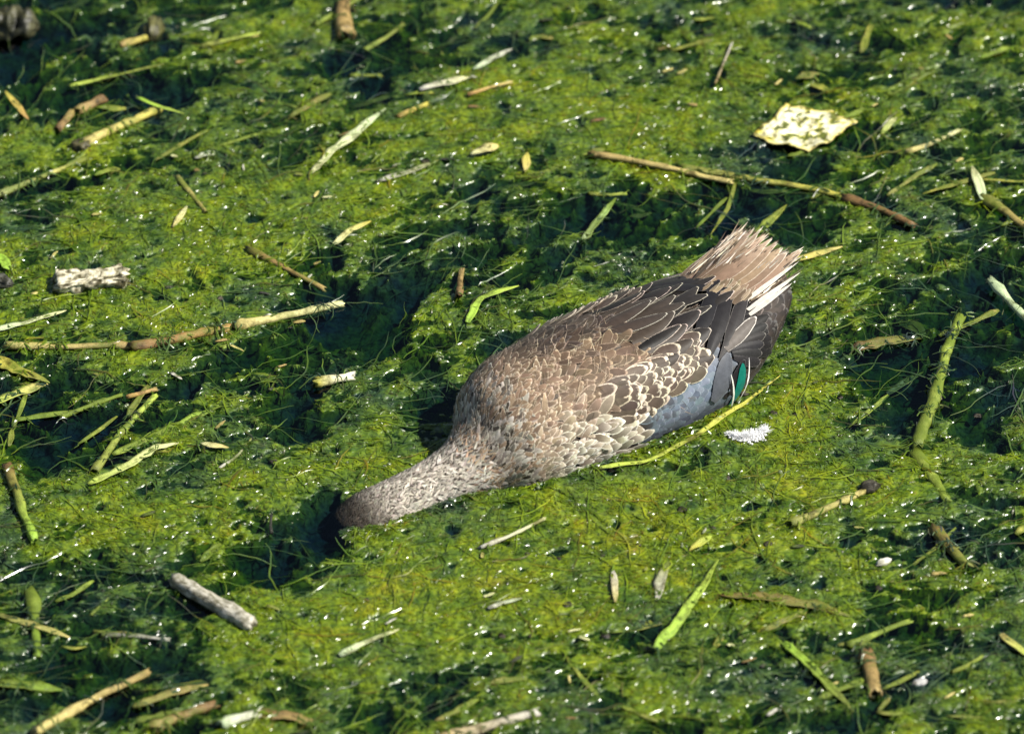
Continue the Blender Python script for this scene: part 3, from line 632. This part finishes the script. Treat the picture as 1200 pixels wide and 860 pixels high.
# weed pushed up against the bird's waterline
def waterline():
    q = np.array([(408, 624), (420, 627), (440, 624), (480, 607), (545, 580), (600, 567), (650, 557), (700, 542), (738, 530), (790, 513), (846, 484)], float)
    n = 1500; u = rng.uniform(0, len(q) - 1.001, n); i = u.astype(int); f = (u - i)[:, None]; p = q[i] * (1 - f) + q[i + 1] * f + rng.normal(0, 3.0, (n, 2))
    W = np.array([on_plane(a, b_) for a, b_ in p]); k = 5; s = np.linspace(-.5, .5, k); L = rng.uniform(.004, .012, n)
    a = rng.normal(.5, .5, n); ang = a[:, None] + rng.normal(0, .9, n)[:, None] * s[None]
    X = W[:, :1] + np.cos(ang) * L[:, None] * s; Y = W[:, 1:2] + np.sin(ang) * L[:, None] * s
    Z = np.maximum(h_at(X, Y), 0) + .0004 + np.abs(rng.normal(0, .0009, n))[:, None] * (1 - (2 * s) ** 2)
    return ribbons(np.stack([X, Y, Z], -1), rng.uniform(.00015, .0004, n)[:, None] * np.ones((1, k)), rng.normal(0, .5, (n, 3)), tints(n))
parts.append(waterline())
off = 0; Vs, Fs, Ts = [], [], []
for v, f, t in parts: Vs.append(v); Fs.append(f + off); Ts.append(t); off += len(v)
VV = np.concatenate(Vs)
link('algae_filaments', mesh_np('algae_filaments', VV, np.concatenate(Fs), M_STR, {'tint': ('FLOAT_COLOR', np.concatenate(Ts)), 'thick': ('FLOAT', np.clip(m_at(VV[:, 0], VV[:, 1]), -.6, 1.2))}),
     label='tangled green algae filaments lying over the mat', kind='stuff')
# a shed white down feather
def down_feather():
    m, N, Lk = mat_new('white_down'); out = N('ShaderNodeOutputMaterial'); b = N('ShaderNodeBsdfPrincipled')
    b.inputs['Base Color'].default_value = (.92, .92, .92, 1); b.inputs['Roughness'].default_value = .6
    t = N('ShaderNodeBsdfTranslucent'); t.inputs[0].default_value = (.95, .95, .95, 1); mx = N('ShaderNodeMixShader'); mx.inputs[0].default_value = .5
    Lk(b.outputs[0], mx.inputs[1]); Lk(t.outputs[0], mx.inputs[2]); Lk(mx.outputs[0], out.inputs[0])
    n = 900; s = rng.random(n); x = 852 + 46 * s + rng.normal(0, 1.0, n); y = 511 + 5 * np.sin(s * 3.0) - 4 * s ** 3
    P0 = np.array([on_plane(a, b_) for a, b_ in zip(x, y)]); P0[:, 2] = np.maximum(h_at(P0[:, 0], P0[:, 1]), 0) + .001
    k = 4; q = np.linspace(0, 1, k); L = (.0022 + .0034 * np.sin(np.clip(s * 1.25, 0, 1) * np.pi * .75)) * rng.uniform(.5, 1.1, n)
    D = rng.normal(0, 1, (n, 3)); D[:, 2] = np.abs(D[:, 2]) * 1.1; D /= np.linalg.norm(D, axis=1, keepdims=True)
    P = P0[:, None] + D[:, None] * (L[:, None] * q[None])[..., None]
    V, F, _ = ribbons(P, np.full((n, k), .00042) * (1.1 - q)[None], rng.normal(0, .6, (n, 3)), rgba((1, 1, 1), n))
    # clotted grains of wet down
    import bmesh
    bm = bmesh.new(); bmesh.ops.create_icosphere(bm, subdivisions=1, radius=1); bv = np.array([v.co[:] for v in bm.verts]); bf = np.array([[v.index for v in f.verts] for f in bm.faces]); bm.free()
    n = 620; s = rng.beta(1.6, 1.2, n); sp = 2.2 + 5.5 * s
    Q = np.array([on_plane(852 + 46 * a + rng.normal(0, 1), 511 + 5 * math.sin(a * 3) - 4 * a ** 3 + rng.normal(0, .5) * b_) for a, b_ in zip(s, sp)]); r = rng.uniform(.00035, .0008, n)
    Q[:, 2] = np.maximum(h_at(Q[:, 0], Q[:, 1]), 0) + .0008 + np.abs(rng.normal(0, .25, n)) * sp * PX
    V2 = (bv[None] * r[:, None, None] + Q[:, None]).reshape(-1, 3); F2 = (bf[None] + (np.arange(n) * len(bv))[:, None, None]).reshape(-1, 3) + len(V)
    F = np.concatenate([F[:, [0, 1, 2]], F[:, [0, 2, 3]], F2]); V = np.concatenate([V, V2])
    cen = V.mean(0); cen[2] = V[:, 2].min()
    o = link('down_feather', mesh_np('down_feather', V - cen, F, m), None, 'fluffy white tuft of down lying on algae beside the wing', 'feather'); o.location = cen
down_feather()

# ------------------------------------------------------------------ the duck
HEAD0 = np.array([-.103, -.151, 0]); UA = np.array([.80, .60, 0]); VA = np.array([.60, -.80, 0]); ZA = np.array([0, 0, 1.])
SEC = np.array([(-.012, -.033, .004, .004, .004, 0), (-.006, -.027, .012, .010, .012, 0), (.004, -.016, .0162, .0162, .016, 0), (.018, -.007, .0168, .0168, .017, .001),
    (.040, -.002, .0150, .0148, .016, .003), (.065, .001, .0152, .0146, .018, .005), (.085, .004, .0190, .0165, .024, .007), (.100, .007, .0260, .0215, .032, .006), (.113, .010, .0370, .0315, .04, .002),
    (.132, .011, .0430, .0395, .044, 0), (.155, .011, .0450, .0430, .044, 0), (.18, .011, .0475, .0435, .046, 0), (.22, .011, .0495, .0375, .044, 0), (.255, .013, .0490, .0315, .038, 0),
    (.285, .016, .0420, .0255, .028, 0), (.310, .023, .030, .0150, .014, 0), (.328, .030, .017, .007, .007, 0), (.334, .031, .004, .003, .003, 0)])
def sec(L):
    # smooth (cosine-free Catmull) interpolation of the section table
    i = np.clip(np.searchsorted(SEC[:, 0], L) - 1, 0, len(SEC) - 2)
    t = (L - SEC[i, 0]) / (SEC[i + 1, 0] - SEC[i, 0])
    p0, p1, p2, p3 = SEC[max(i - 1, 0)], SEC[i], SEC[i + 1], SEC[min(i + 2, len(SEC) - 1)]
    lin = p1 + (p2 - p1) * t
    m1 = (p2 - p0) / max(p2[0] - p0[0], 1e-6) * (p2[0] - p1[0]); m2 = (p3 - p1) / max(p3[0] - p1[0], 1e-6) * (p2[0] - p1[0])
    h = (2 * t**3 - 3 * t**2 + 1) * p1 + (t**3 - 2 * t**2 + t) * m1 + (-2 * t**3 + 3 * t**2) * p2 + (t**3 - t**2) * m2
    r = .75 * h + .25 * lin; r[2:5] = np.maximum(r[2:5], .002); return r
def body_pt(L, phi):                      # phi degrees from the top line of the back, + towards the lit flank
    _, zc, a, bt, bb, wc = sec(L); c = math.cos(math.radians(phi)); s = math.sin(math.radians(phi))
    return HEAD0 + UA * L + VA * (wc + a * s) + ZA * (zc + (bt if c > 0 else bb) * c)
duck = bpy.data.objects.new('duck', None); C.objects.link(duck)
duck.location = HEAD0 + UA * .18; duck['label'] = 'brown speckled dabbling duck with its head under water and a green wing patch'; duck['category'] = 'duck'
D0 = np.array(duck.location)

def feather_material(name, gloss, spec=.16):
    m, N, Lk = mat_new(name); out = N('ShaderNodeOutputMaterial'); b = N('ShaderNodeBsdfPrincipled')
    fe = N('ShaderNodeAttribute'); fe.attribute_name = 'place'; fd = N('ShaderNodeAttribute'); fd.attribute_name = 'rim'
    c0 = N('ShaderNodeAttribute'); c0.attribute_name = 'core'; c1 = N('ShaderNodeAttribute'); c1.attribute_name = 'edge'
    s1 = N('ShaderNodeSeparateXYZ'); s2 = N('ShaderNodeSeparateXYZ'); Lk(fe.outputs['Vector'], s1.inputs[0]); Lk(fd.outputs['Vector'], s2.inputs[0])
    def mth(op, a, b_=None, c=None):
        n = N('ShaderNodeMath', operation=op)
        for i, q in enumerate((a, b_, c)):
            if q is None: continue
            if isinstance(q, (int, float)): n.inputs[i].default_value = q
            else: Lk(q, n.inputs[i])
        return n.outputs[0]
    au = mth('ABSOLUTE', s1.outputs[0]); e1 = mth('MULTIPLY', mth('MULTIPLY', mth('SUBTRACT', 1.0, au), s2.outputs[0]), mth('MULTIPLY_ADD', mth('SUBTRACT', 1.0, s1.outputs[1]), 5.0, 1.0))
    e2 = mth('MULTIPLY', mth('SUBTRACT', 1.0, s1.outputs[1]), s2.outputs[1]); e = mth('MINIMUM', e1, e2)
    g = N('ShaderNodeNewGeometry'); nz = N('ShaderNodeTexNoise'); nz.inputs['Scale'].default_value = 900; nz.inputs['Detail'].default_value = 2
    Lk(g.outputs['Position'], nz.inputs['Vector'])
    e = mth('ADD', e, mth('MULTIPLY', mth('SUBTRACT', nz.outputs[0], .5), 2.2))
    mr = N('ShaderNodeMapRange'); mr.interpolation_type = 'SMOOTHSTEP'; mr.inputs['From Min'].default_value = .35; mr.inputs['From Max'].default_value = 1.5; Lk(e, mr.inputs[0])
    mx = N('ShaderNodeMix', data_type='RGBA'); Lk(mr.outputs[0], mx.inputs[0]); Lk(c1.outputs['Color'], mx.inputs[6]); Lk(c0.outputs['Color'], mx.inputs[7])
    # barbs: slanted fine lines either side of the shaft
    barb = mth('SINE', mth('MULTIPLY', mth('ADD', mth('MULTIPLY', s1.outputs[1], s2.outputs[2]), mth('MULTIPLY', au, -2.2)), 9.0))
    n2 = N('ShaderNodeTexNoise'); n2.inputs['Scale'].default_value = 260; n2.inputs['Detail'].default_value = 4; Lk(g.outputs['Position'], n2.inputs['Vector'])
    br = mth('ADD', mth('MULTIPLY', barb, .10), mth('ADD', .62, mth('MULTIPLY', n2.outputs[0], .76)))
    hs = N('ShaderNodeMix', data_type='RGBA', blend_type='MULTIPLY'); hs.inputs[0].default_value = 1
    cb = N('ShaderNodeCombineColor'); [Lk(br, cb.inputs[i]) for i in range(3)]
    Lk(mx.outputs[2], hs.inputs[6]); Lk(cb.outputs[0], hs.inputs[7]); Lk(hs.outputs[2], b.inputs['Base Color'])
    bp = N('ShaderNodeBump'); bp.inputs['Strength'].default_value = .35; bp.inputs['Distance'].default_value = .0004; Lk(br, bp.inputs['Height']); Lk(bp.outputs[0], b.inputs['Normal'])
    b.inputs['Roughness'].default_value = gloss; b.inputs['Specular IOR Level'].default_value = spec
    b.inputs['Sheen Weight'].default_value = .03; b.inputs['Sheen Roughness'].default_value = .4
    Lk(b.outputs[0], out.inputs[0]); return m
M_FEA, M_SLK = feather_material('feather_matt', .55), feather_material('feather_sleek', .42, .10)

# continuous body with submerged head
nL, nT = 150, 72
LL = np.linspace(SEC[0, 0], SEC[-1, 0], nL)
V = np.array([body_pt(L, -180 + 360 * j / nT) for L in LL for j in range(nT)])
F = [(i * nT + j, (i + 1) * nT + j, (i + 1) * nT + (j + 1) % nT, i * nT + (j + 1) % nT) for i in range(nL - 1) for j in range(nT)]
F = np.array(F)
BV = BVHTree.FromPolygons([Vector(v) for v in V], [tuple(f) for f in F])
def body_material():
    m, N, Lk = mat_new('down_under_feathers'); out = N('ShaderNodeOutputMaterial'); b = N('ShaderNodeBsdfPrincipled'); b.inputs['Roughness'].default_value = .8
    g = N('ShaderNodeNewGeometry'); nz = N('ShaderNodeTexNoise'); nz.inputs['Scale'].default_value = 400; nz.inputs['Detail'].default_value = 4
    r = ramp(N, [(.35, (.035, .026, .02)), (.65, (.13, .10, .075))]); Lk(g.outputs['Position'], nz.inputs['Vector']); Lk(nz.outputs[0], r.inputs[0]); Lk(r.outputs[0], b.inputs['Base Color']); Lk(b.outputs[0], out.inputs[0]); return m
body = link('body', mesh_np('body', V - D0, F, body_material()), duck)

def hit(px, py, zdef=.03):
    d = ray(px, py); loc, n, i, dist = BV.ray_cast(Vector(CAM), Vector(d))
    if loc is None and zdef is None:
        for k in range(1, 14):
            loc, n, i, dist = BV.ray_cast(Vector(CAM), Vector(ray(px - k, py - 2 * k)))
            if loc is not None: break
    if loc is None: p = on_plane(px, py, zdef or .03); return p, ZA.copy(), False
    n = np.array(n)
    if n @ d > 0: n = -n
    return np.array(loc), n, True
def outward(p):
    loc, n, i, dist = BV.find_nearest(Vector(p)); n = np.array(n); loc = np.array(loc)
    lc = min(max((loc - HEAD0) @ UA, .018), .30); rel = loc - (HEAD0 + UA * lc + ZA * sec(lc)[1])
    if n @ rel < 0: n = -n
    return loc, n
class Feathers:
    def __init__(s): s.V, s.F, s.P, s.R, s.C0, s.C1 = [], [], [], [], [], []
    def add(s, p0, p1, nrm, width, c0, c1, rim=.0007, nu=3, nv=5, off0=.0004, lift=.0012, pointed=0., jag=0., snap=True, cup=.12, skew=0., c0b=None):
        t = p1 - p0; ln = np.linalg.norm(t); t = t / ln
        sd = np.cross(t, nrm); sd /= np.linalg.norm(sd); b0 = len(s.V); hw = width / 2
        for i in range(nv):
            v = (i / (nv - 1)) ** .85
            rnd = math.sqrt(max(0, 1 - max(0, (v - .55) / .46) ** 2)); pt = min(1, (1.03 - v) / .55)
            w = hw * (.45 + .55 * min(1, v / .35)) * (rnd * (1 - pointed) + pt * pointed)
            for j in range(nu):
                u = -1 + 2 * j / (nu - 1)
                e = random.gauss(0, jag) * ln if i >= nv - 2 else 0
                p = p0 + t * (ln * v + e) + sd * (u * w + skew * v * v * hw)
                o = off0 + lift * v - cup * u * u * w
                if snap:
                    q, n2 = outward(p)
                    if np.linalg.norm(q - p) < .012: p = q + n2 * o
                    else: p = p + nrm * o
                else: p = p + nrm * o
                s.V.append(p); s.P.append((u, v, 0)); s.R.append((hw / rim, ln / rim, ln / .0011))
                cc = np.array(c0) if c0b is None else np.array(c0) * (1 - v ** 2.6) + np.array(c0b) * v ** 2.6
                s.C0.append((*cc, 1)); s.C1.append((*c1, 1))
        for i in range(nv - 1):
            for j in range(nu - 1):
                s.F.append((b0 + i * nu + j, b0 + i * nu + j + 1, b0 + (i + 1) * nu + j + 1, b0 + (i + 1) * nu + j))
    def build(s, name, mat, parent, label=None, kind=None, mirror=False):
        V = np.array(s.V); F = np.array(s.F)
        if mirror:
            w = (V - HEAD0) @ VA; V = V - 2 * w[:, None] * VA; F = F[:, ::-1]
        me = mesh_np(name, V - D0, F, mat, {'place': ('FLOAT_VECTOR', np.array(s.P)), 'rim': ('FLOAT_VECTOR', np.array(s.R)),
                     'core': ('FLOAT_COLOR', np.array(s.C0)), 'edge': ('FLOAT_COLOR', np.array(s.C1))})
        return link(name, me, parent, label, None, None, kind)
def jit(c, a=.18):
    k = 1 + random.uniform(-a, a); return tuple(np.clip(np.array(c) * k * (1 + np.random.default_rng(random.randrange(1 << 30)).normal(0, .03, 3)), 0, 1))
def mixc(a, b, t): return tuple(np.array(a) * (1 - t) + np.array(b) * t)

# small contour feathers: head, neck, breast, flank and mantle
NECK_D, NECK_P = (.026, .020, .014), (.60, .545, .455)
CH_C, CH_E = (.31, .215, .140), (.66, .55, .41)
FL_C, FL_E = (.76, .68, .53), (.88, .83, .71)
MA_C, MA_E = (.135, .088, .055), (.36, .265, .175)
DK_C, DK_E = (.024, .020, .019), (.10, .088, .078)
neck, breast, mantle = Feathers(), Feathers(), Feathers()
L = .322
while L > -.0115:
    small = L < .096
    size = .0029 + .0014 * max(0, L) / .1 if small else float(np.interp(L, [.096, .12, .16, .2, .3], [.0042, .0062, .0102, .0145, .016]))
    step = size * (.42 if small else .40)
    _, zc, a, bt, bb, wc = sec(L); ring = 2 * math.pi * (a + bt) / 2; cnt = int(ring / (size * (.36 if small else .46)))
    for q in range(cnt):
        phi = -180 + 360 * (q + random.random() * .8) / cnt; Lj = L + random.uniform(-.5, .5) * step
        p = body_pt(Lj, phi)
        if p[2] < -.03: continue
        ap = abs(phi)
        p2 = body_pt(min(Lj + size, .333), phi + random.gauss(0, 9 if small else 6)); q0, n0 = outward(p)
        if small:
            t = random.random(); crown = np.clip((.036 - Lj) / .024, 0, 1) * .9
            pale_side = np.clip((ap - 52) / 28, 0, 1) * np.clip((Lj - .02) / .03, 0, 1)
            c = mixc(NECK_D, NECK_P, np.clip((t ** 1.1) * (1 - crown) + .5 * pale_side, 0, 1)); e = mixc(NECK_P, (.8, .77, .70), pale_side)
            e = mixc(e, (.10, .072, .048), crown * .95)
            if random.random() < (Lj - .078) / .03: c, e = jit(CH_C, .5), jit(CH_E, .3)
            neck.add(p, p2, n0, size * .36, jit(c, .3), jit(e), rim=random.uniform(.00005, .0003), nu=3, nv=4, lift=.0009, pointed=.6, off0=.0002)
        else:
            vn = float(fbm(np.array([Lj * 60.]), np.array([phi * .05]), 3)[0]); vn2 = float(perlin(np.array([Lj * 210.]), np.array([phi * .16 + 5]))[0])
            flank = np.clip((ap - 54) / 26 + vn2 * .8, 0, 1) * np.clip((Lj - .112) / .02, 0, 1) * np.clip((.192 - Lj) / .01, 0, 1)
            back = np.clip((Lj - .125) / .035, 0, 1)
            far_shade = np.clip((13 - phi) / 20 + vn2 * .5, 0, 1) * .92  # shade of the far side put into the feather colour
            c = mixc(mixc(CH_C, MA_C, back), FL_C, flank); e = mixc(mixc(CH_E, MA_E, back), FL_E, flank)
            dk = max(np.clip((Lj - .205) / .03, 0, 1), far_shade * np.clip((Lj - .12) / .03, 0, 1)); c = mixc(c, DK_C, dk); e = mixc(e, DK_E, dk)
            c = mixc(c, (.10, .068, .045), np.clip(.10 + vn * .5 + vn2 * .4, 0, .8) * np.clip((Lj - .085) / .06, .15, 1) * (1 - .5 * flank)); e = mixc(e, (.20, .14, .10), np.clip(.1 + vn * .5, 0, .6) * (1 - flank))
            if random.random() < (.128 - Lj) / .034: c = mixc(NECK_D, NECK_P, random.random()); e = NECK_P
            rim = size * (random.uniform(.05, .14) if flank < .3 else random.uniform(.08, .2))
            if Lj > .181 and ap > 48: c, e = ((.10, .12, .145), (.16, .185, .215)) if Lj < .252 else ((.012, .011, .012), (.075, .07, .066))
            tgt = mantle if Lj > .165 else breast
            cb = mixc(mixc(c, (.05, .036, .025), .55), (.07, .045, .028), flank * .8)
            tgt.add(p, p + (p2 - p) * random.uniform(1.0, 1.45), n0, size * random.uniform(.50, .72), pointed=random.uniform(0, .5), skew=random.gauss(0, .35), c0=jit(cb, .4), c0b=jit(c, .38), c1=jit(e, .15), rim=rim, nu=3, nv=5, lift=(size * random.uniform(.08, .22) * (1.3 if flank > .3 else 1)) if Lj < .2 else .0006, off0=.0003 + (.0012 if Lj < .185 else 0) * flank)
    L -= step
neck.build('neck_plumage', M_FEA, duck, 'grey-brown finely speckled head and neck plumage', 'stuff')
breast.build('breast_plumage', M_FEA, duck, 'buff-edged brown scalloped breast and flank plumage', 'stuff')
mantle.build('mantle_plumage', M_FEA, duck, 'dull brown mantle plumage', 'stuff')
# loose pale plumes lying over the back
wisp = Feathers()
for i in range(700):
    L = random.uniform(.09, .225); phi = random.gauss(5, 45); p = body_pt(L, phi); p2 = body_pt(L + random.uniform(.003, .009), phi + random.gauss(0, 7)); q0, n0 = outward(p)
    wisp.add(p, p2, n0, random.uniform(.00012, .00030), *[jit(random.choice([(.40, .31, .22), (.50, .41, .30), (.06, .045, .035), (.14, .10, .07)]), .2)] * 2, rim=.0003, nu=3, nv=5, off0=.0016, lift=.0016, pointed=1)
wisp.build('loose_plumes', M_FEA, duck, 'fine pale wispy plumes over the back', 'stuff')

# folded wings: rows of coverts (one mesh per wing) and single large feathers below it
def px_feather(fs, a, b, wpx, c0, c1, rim, off0, lift, nu=5, nv=8, pointed=.15, snap=True, z=(None, None), jag=0., cup=.12, skew=0., c0b=None):
    p0, n0, h0 = hit(*a, z[0]); p1, n1, h1 = hit(*b, z[1]); n = n0 if h0 else n1
    if not h0 and not h1: n = np.array([.05, -.15, .98])
    fs.add(p0, p1, n, wpx * PX, c0, c1, rim, nu, nv, off0, lift, pointed, jag, snap, cup, skew, c0b)
covert = Feathers()
GREY_C, GREY_E = (.135, .165, .20), (.22, .255, .30)
def quad(q, t, s):                    # q: rear-top, rear-bottom, front-top, front-bottom
    a = np.array(q[0]) * (1 - s) + np.array(q[1]) * s; b = np.array(q[2]) * (1 - s) + np.array(q[3]) * s
    return a * (1 - t) + b * t
for r in range(11):
    t = r / 10
    for q in range(8):
        s = q / 7
        x, y = quad([(832, 432), (842, 474), (742, 498), (752, 516)], t, s) + np.array([random.uniform(-3, 3), random.uniform(-2, 2)])
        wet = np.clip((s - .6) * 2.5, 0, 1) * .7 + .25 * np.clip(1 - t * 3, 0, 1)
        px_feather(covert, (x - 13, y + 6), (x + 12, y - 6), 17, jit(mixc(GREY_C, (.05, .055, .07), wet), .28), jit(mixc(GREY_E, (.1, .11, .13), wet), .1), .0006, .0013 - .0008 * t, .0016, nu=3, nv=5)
# scalloped brown coverts
for r in range(10):
    t = r / 9
    for q in range(8):
        s = (q + .5 * (r % 2)) / 8
        x, y = quad([(798, 408), (816, 434), (712, 452), (733, 497)], t, s) + np.array([random.uniform(-6, 6), random.uniform(-4.5, 4.5)])
        g = random.random()
        px_feather(covert, (x - 15, y + 4 + 3 * g), (x + 12 + 5 * g, y - 4 - 3 * g), random.uniform(11, 20), jit((.105, .08, .06), .35), jit((.62, .54, .41), .25), random.choice([.0005, .0009, .0014, .002]), .0019 - .0014 * t, .0030 + .0012 * random.random(), nu=5, nv=7, c0b=jit((.070, .054, .042), .2))
big = []      # name, base, tip, width, core, edge, rim, off0, lift, extras
K, KE = (.008, .0078, .0085), (.07, .066, .063)
# dark primaries and tertials fanned towards the wing tip
for i in range(10):
    t = i / 9
    big.append(('flight_feather', (822 + 22 * t, 352 + 52 * t), (872 + 38 * t - 10 * max(0, t - .75) * 4, 346 + 66 * t), 20, jit(K, .2), jit(KE, .2), .0004, .0012, .0014 + .0004 * (1 - t), dict(c0b=(.014, .013, .0125))))
for i in range(6):
    t = i / 5
    big.append(('flight_feather', (850 + 8 * t, 400 + 18 * t), (898 + 8 * t - 20 * t, 372 + 52 * t), 16, jit((.017, .016, .016), .2), jit((.15, .14, .13), .2), .0004, .0018, .0014, {}))
big += [('tertial_feather', (842, 425), (874, 342), 16, (.026, .024, .024), (.20, .185, .17), .0005, .0030, .0016, {}),
        ('tertial_feather', (828, 418), (856, 338), 18, (.017, .016, .017), (.10, .095, .09), .0005, .0034, .0014, {}),
        ('tertial_feather', (815, 400), (842, 336), 18, (.015, .0145, .016), (.09, .085, .085), .0005, .0036, .0014, {}),
        ('tertial_feather', (848, 412), (882, 376), 14, (.10, .088, .078), (.62, .58, .52), .0010, .0032, .0016, {}),
        ('speculum_feather', (846, 464), (868, 422), 15, (.012, .011, .012), (.08, .08, .08), .0004, .0026, .0012, {}),
        ('speculum_feather', (851, 474), (865, 426), 14, (.003, .120, .088), (.003, .09, .07), .0003, .0034, .0012, dict(pointed=.05)),
        ('speculum_feather', (858, 468), (871, 420), 1.7, (.70, .70, .66), (.70, .70, .66), .0003, .0046, .0008, {}),
        ('speculum_feather', (847, 482), (850, 438), 2.6, (.62, .63, .55), (.62, .63, .55), .0003, .0048, .0008, {}),
        ('speculum_feather', (832, 468), (849, 416), 22, (.07, .076, .088), (.16, .17, .19), .0004, .0036, .0010, {})]
SC, SE = (.038, .029, .022), (.50, .44, .36)
SD = (.013, .0115, .011)
for a in [((762, 428), (808, 404), 22, SC), ((776, 440), (832, 421), 25, SC), ((772, 418), (829, 392), 28, SD), ((752, 412), (802, 388), 24, SC), ((764, 400), (818, 372), 25, SD),
          ((738, 402), (788, 374), 22, SC), ((757, 386), (817, 346), 22, SD), ((728, 386), (790, 356), 20, SC), ((748, 440), (792, 420), 20, SC), ((700, 388), (762, 362), 18, SC), ((772, 352), (838, 334), 16, SD), ((735, 366), (800, 342), 15, SD),
          ((690, 372), (752, 354), 14, SD)]:
    big.append(('scapular_feather', a[0], a[1], a[2], jit(a[3], .1), jit(SE, .1), .0006, .0016, .0044, dict(pointed=.35, c0b=mixc(a[3], (.05, .045, .042), .5), cup=.22)))
for mir in (False, True):
    wing = covert.build('wing', M_SLK, duck, None if mir else 'folded wing with blue-grey forewing, scalloped coverts and green patch', mirror=mir)
    if mir: wing['label'] = 'folded wing on the shaded side of the body'
    for name, a, b, w, c0, c1, rim, o0, lf, ex in big:
        fs = Feathers(); px_feather(fs, a, b, w, c0, c1, rim, o0, lf, **ex)
        lab = 'iridescent green wing patch feather' if c0[1] > .11 and c0[0] < .01 else None
        fs.build(name, M_SLK, wing, lab, mirror=mir)
# tail
tc = Feathers()
for i in range(70):
    t = random.random(); x = 822 + 44 * t + random.uniform(-12, 22); y = 340 + 18 * t - max(0, x - 850 - 20 * t) * .55 + random.uniform(-6, 6); l = random.uniform(14, 30)
    px_feather(tc, (x, y), (x + l * .85, y - l * .62 + random.uniform(-5, 5)), random.uniform(4, 9), jit((.16, .118, .075), .5), jit((.42, .355, .27), .2), .0006, .0040, .0022, nu=3, nv=5, pointed=.5, z=(.046, .048), snap=False)
tail = tc.build('tail', M_FEA, duck, 'pale brown frayed tail')
TF = [((788, 336), (858, 281)), ((797, 337), (866, 273)), ((803, 337), (871, 275)), ((810, 337), (880, 275)), ((817, 338), (888, 279)), ((824, 339), (896, 282)), ((831, 341), (903, 287)), ((838, 343), (909, 291)),
      ((845, 346), (915, 296)), ((851, 350), (922, 300)), ((857, 356), (937, 297)), ((862, 362), (932, 311)), ((867, 370), (934, 323)), ((870, 375), (926, 334))]
for i, (a, b) in enumerate(TF):
    fs = Feathers(); white = i >= 11
    px_feather(fs, a, b, 23 if not white else 6, jit((.17, .115, .078), .35) if not white else (.52, .47, .40), (.70, .62, .50) if not white else (.72, .69, .62), .0008, .0005 + .0004 * (6 - abs(i - 6)), .001, nu=7, nv=9,
               pointed=.6, snap=False, z=(.040, .047), jag=.03, cup=.05, c0b=jit((.44, .325, .235), .35) if not white else None)
    fs.build('tail_feather', M_FEA, tail, 'white outer tail feather' if white else None)
fray = Feathers()
for i in range(300):
    q = random.random() * (len(TF) - 1); j = int(q); f = q - j; a = np.array(TF[j][0]) * (1 - f) + np.array(TF[j + 1][0]) * f; b = np.array(TF[j][1]) * (1 - f) + np.array(TF[j + 1][1]) * f
    t0 = random.uniform(.15, .85); t1 = min(t0 + random.uniform(.15, .4), 1.06); o = np.array([random.gauss(0, 3), random.gauss(0, 3)])
    c = random.choice([(.74, .68, .57), (.60, .52, .41), (.36, .28, .20), (.09, .065, .045), (.055, .04, .03), (.24, .17, .115)])
    px_feather(fray, a + (b - a) * t0, a + (b - a) * t1 + o, random.uniform(.8, 2.6), jit(c, .2), jit(c, .2), .0003, .0030, .0012, nu=3, nv=4, pointed=.9, z=(.042, .047), snap=False)
fray.build('tail_barbs', M_FEA, tail, 'frayed loose barbs over the tail', 'stuff')
# bill and eyes, under the water
def bill():
    m, N, Lk = mat_new('bill_horn'); out = N('ShaderNodeOutputMaterial'); b = N('ShaderNodeBsdfPrincipled'); b.inputs['Roughness'].default_value = .4
    g = N('ShaderNodeNewGeometry'); nz = N('ShaderNodeTexNoise'); nz.inputs['Scale'].default_value = 200; r = ramp(N, [(.3, (.03, .03, .028)), (.7, (.07, .065, .05))])
    Lk(g.outputs['Position'], nz.inputs['Vector']); Lk(nz.outputs[0], r.inputs[0]); Lk(r.outputs[0], b.inputs['Base Color']); Lk(b.outputs[0], out.inputs[0])
    n, k = 14, 16; V = []
    d = -UA * .62 - ZA * .78; up = np.cross(VA, d); p0 = HEAD0 + UA * -.004 - ZA * .026
    for i in range(n):
        s = i / (n - 1); w = (.0075 + .0018 * math.sin(s * 3)) * (1 if s < .85 else math.sqrt(max(.02, 1 - ((s - .85) / .15) ** 2))); h = .0075 * (1 - s) ** 1.3 + .0022 * (1 if s < .9 else .5)
        for j in range(k):
            a = 2 * math.pi * j / k; V.append(p0 + d * .036 * s + VA * w * math.cos(a) + up * h * math.sin(a))
    F = [(i * k + j, i * k + (j + 1) % k, (i + 1) * k + (j + 1) % k, (i + 1) * k + j) for i in range(n - 1) for j in range(k)]
    link('bill', mesh_np('bill', np.array(V) - D0, np.array(F), m), duck)
    import bmesh
    for sg in (-1, 1):
        bm = bmesh.new(); bmesh.ops.create_uvsphere(bm, u_segments=12, v_segments=8, radius=.0034); me = bpy.data.meshes.new('eye'); bm.to_mesh(me); bm.free(); me.materials.append(m)
        o = link('eye', me, duck); o.location = HEAD0 + UA * .006 + VA * sg * .0145 - ZA * .018 - D0
bill()
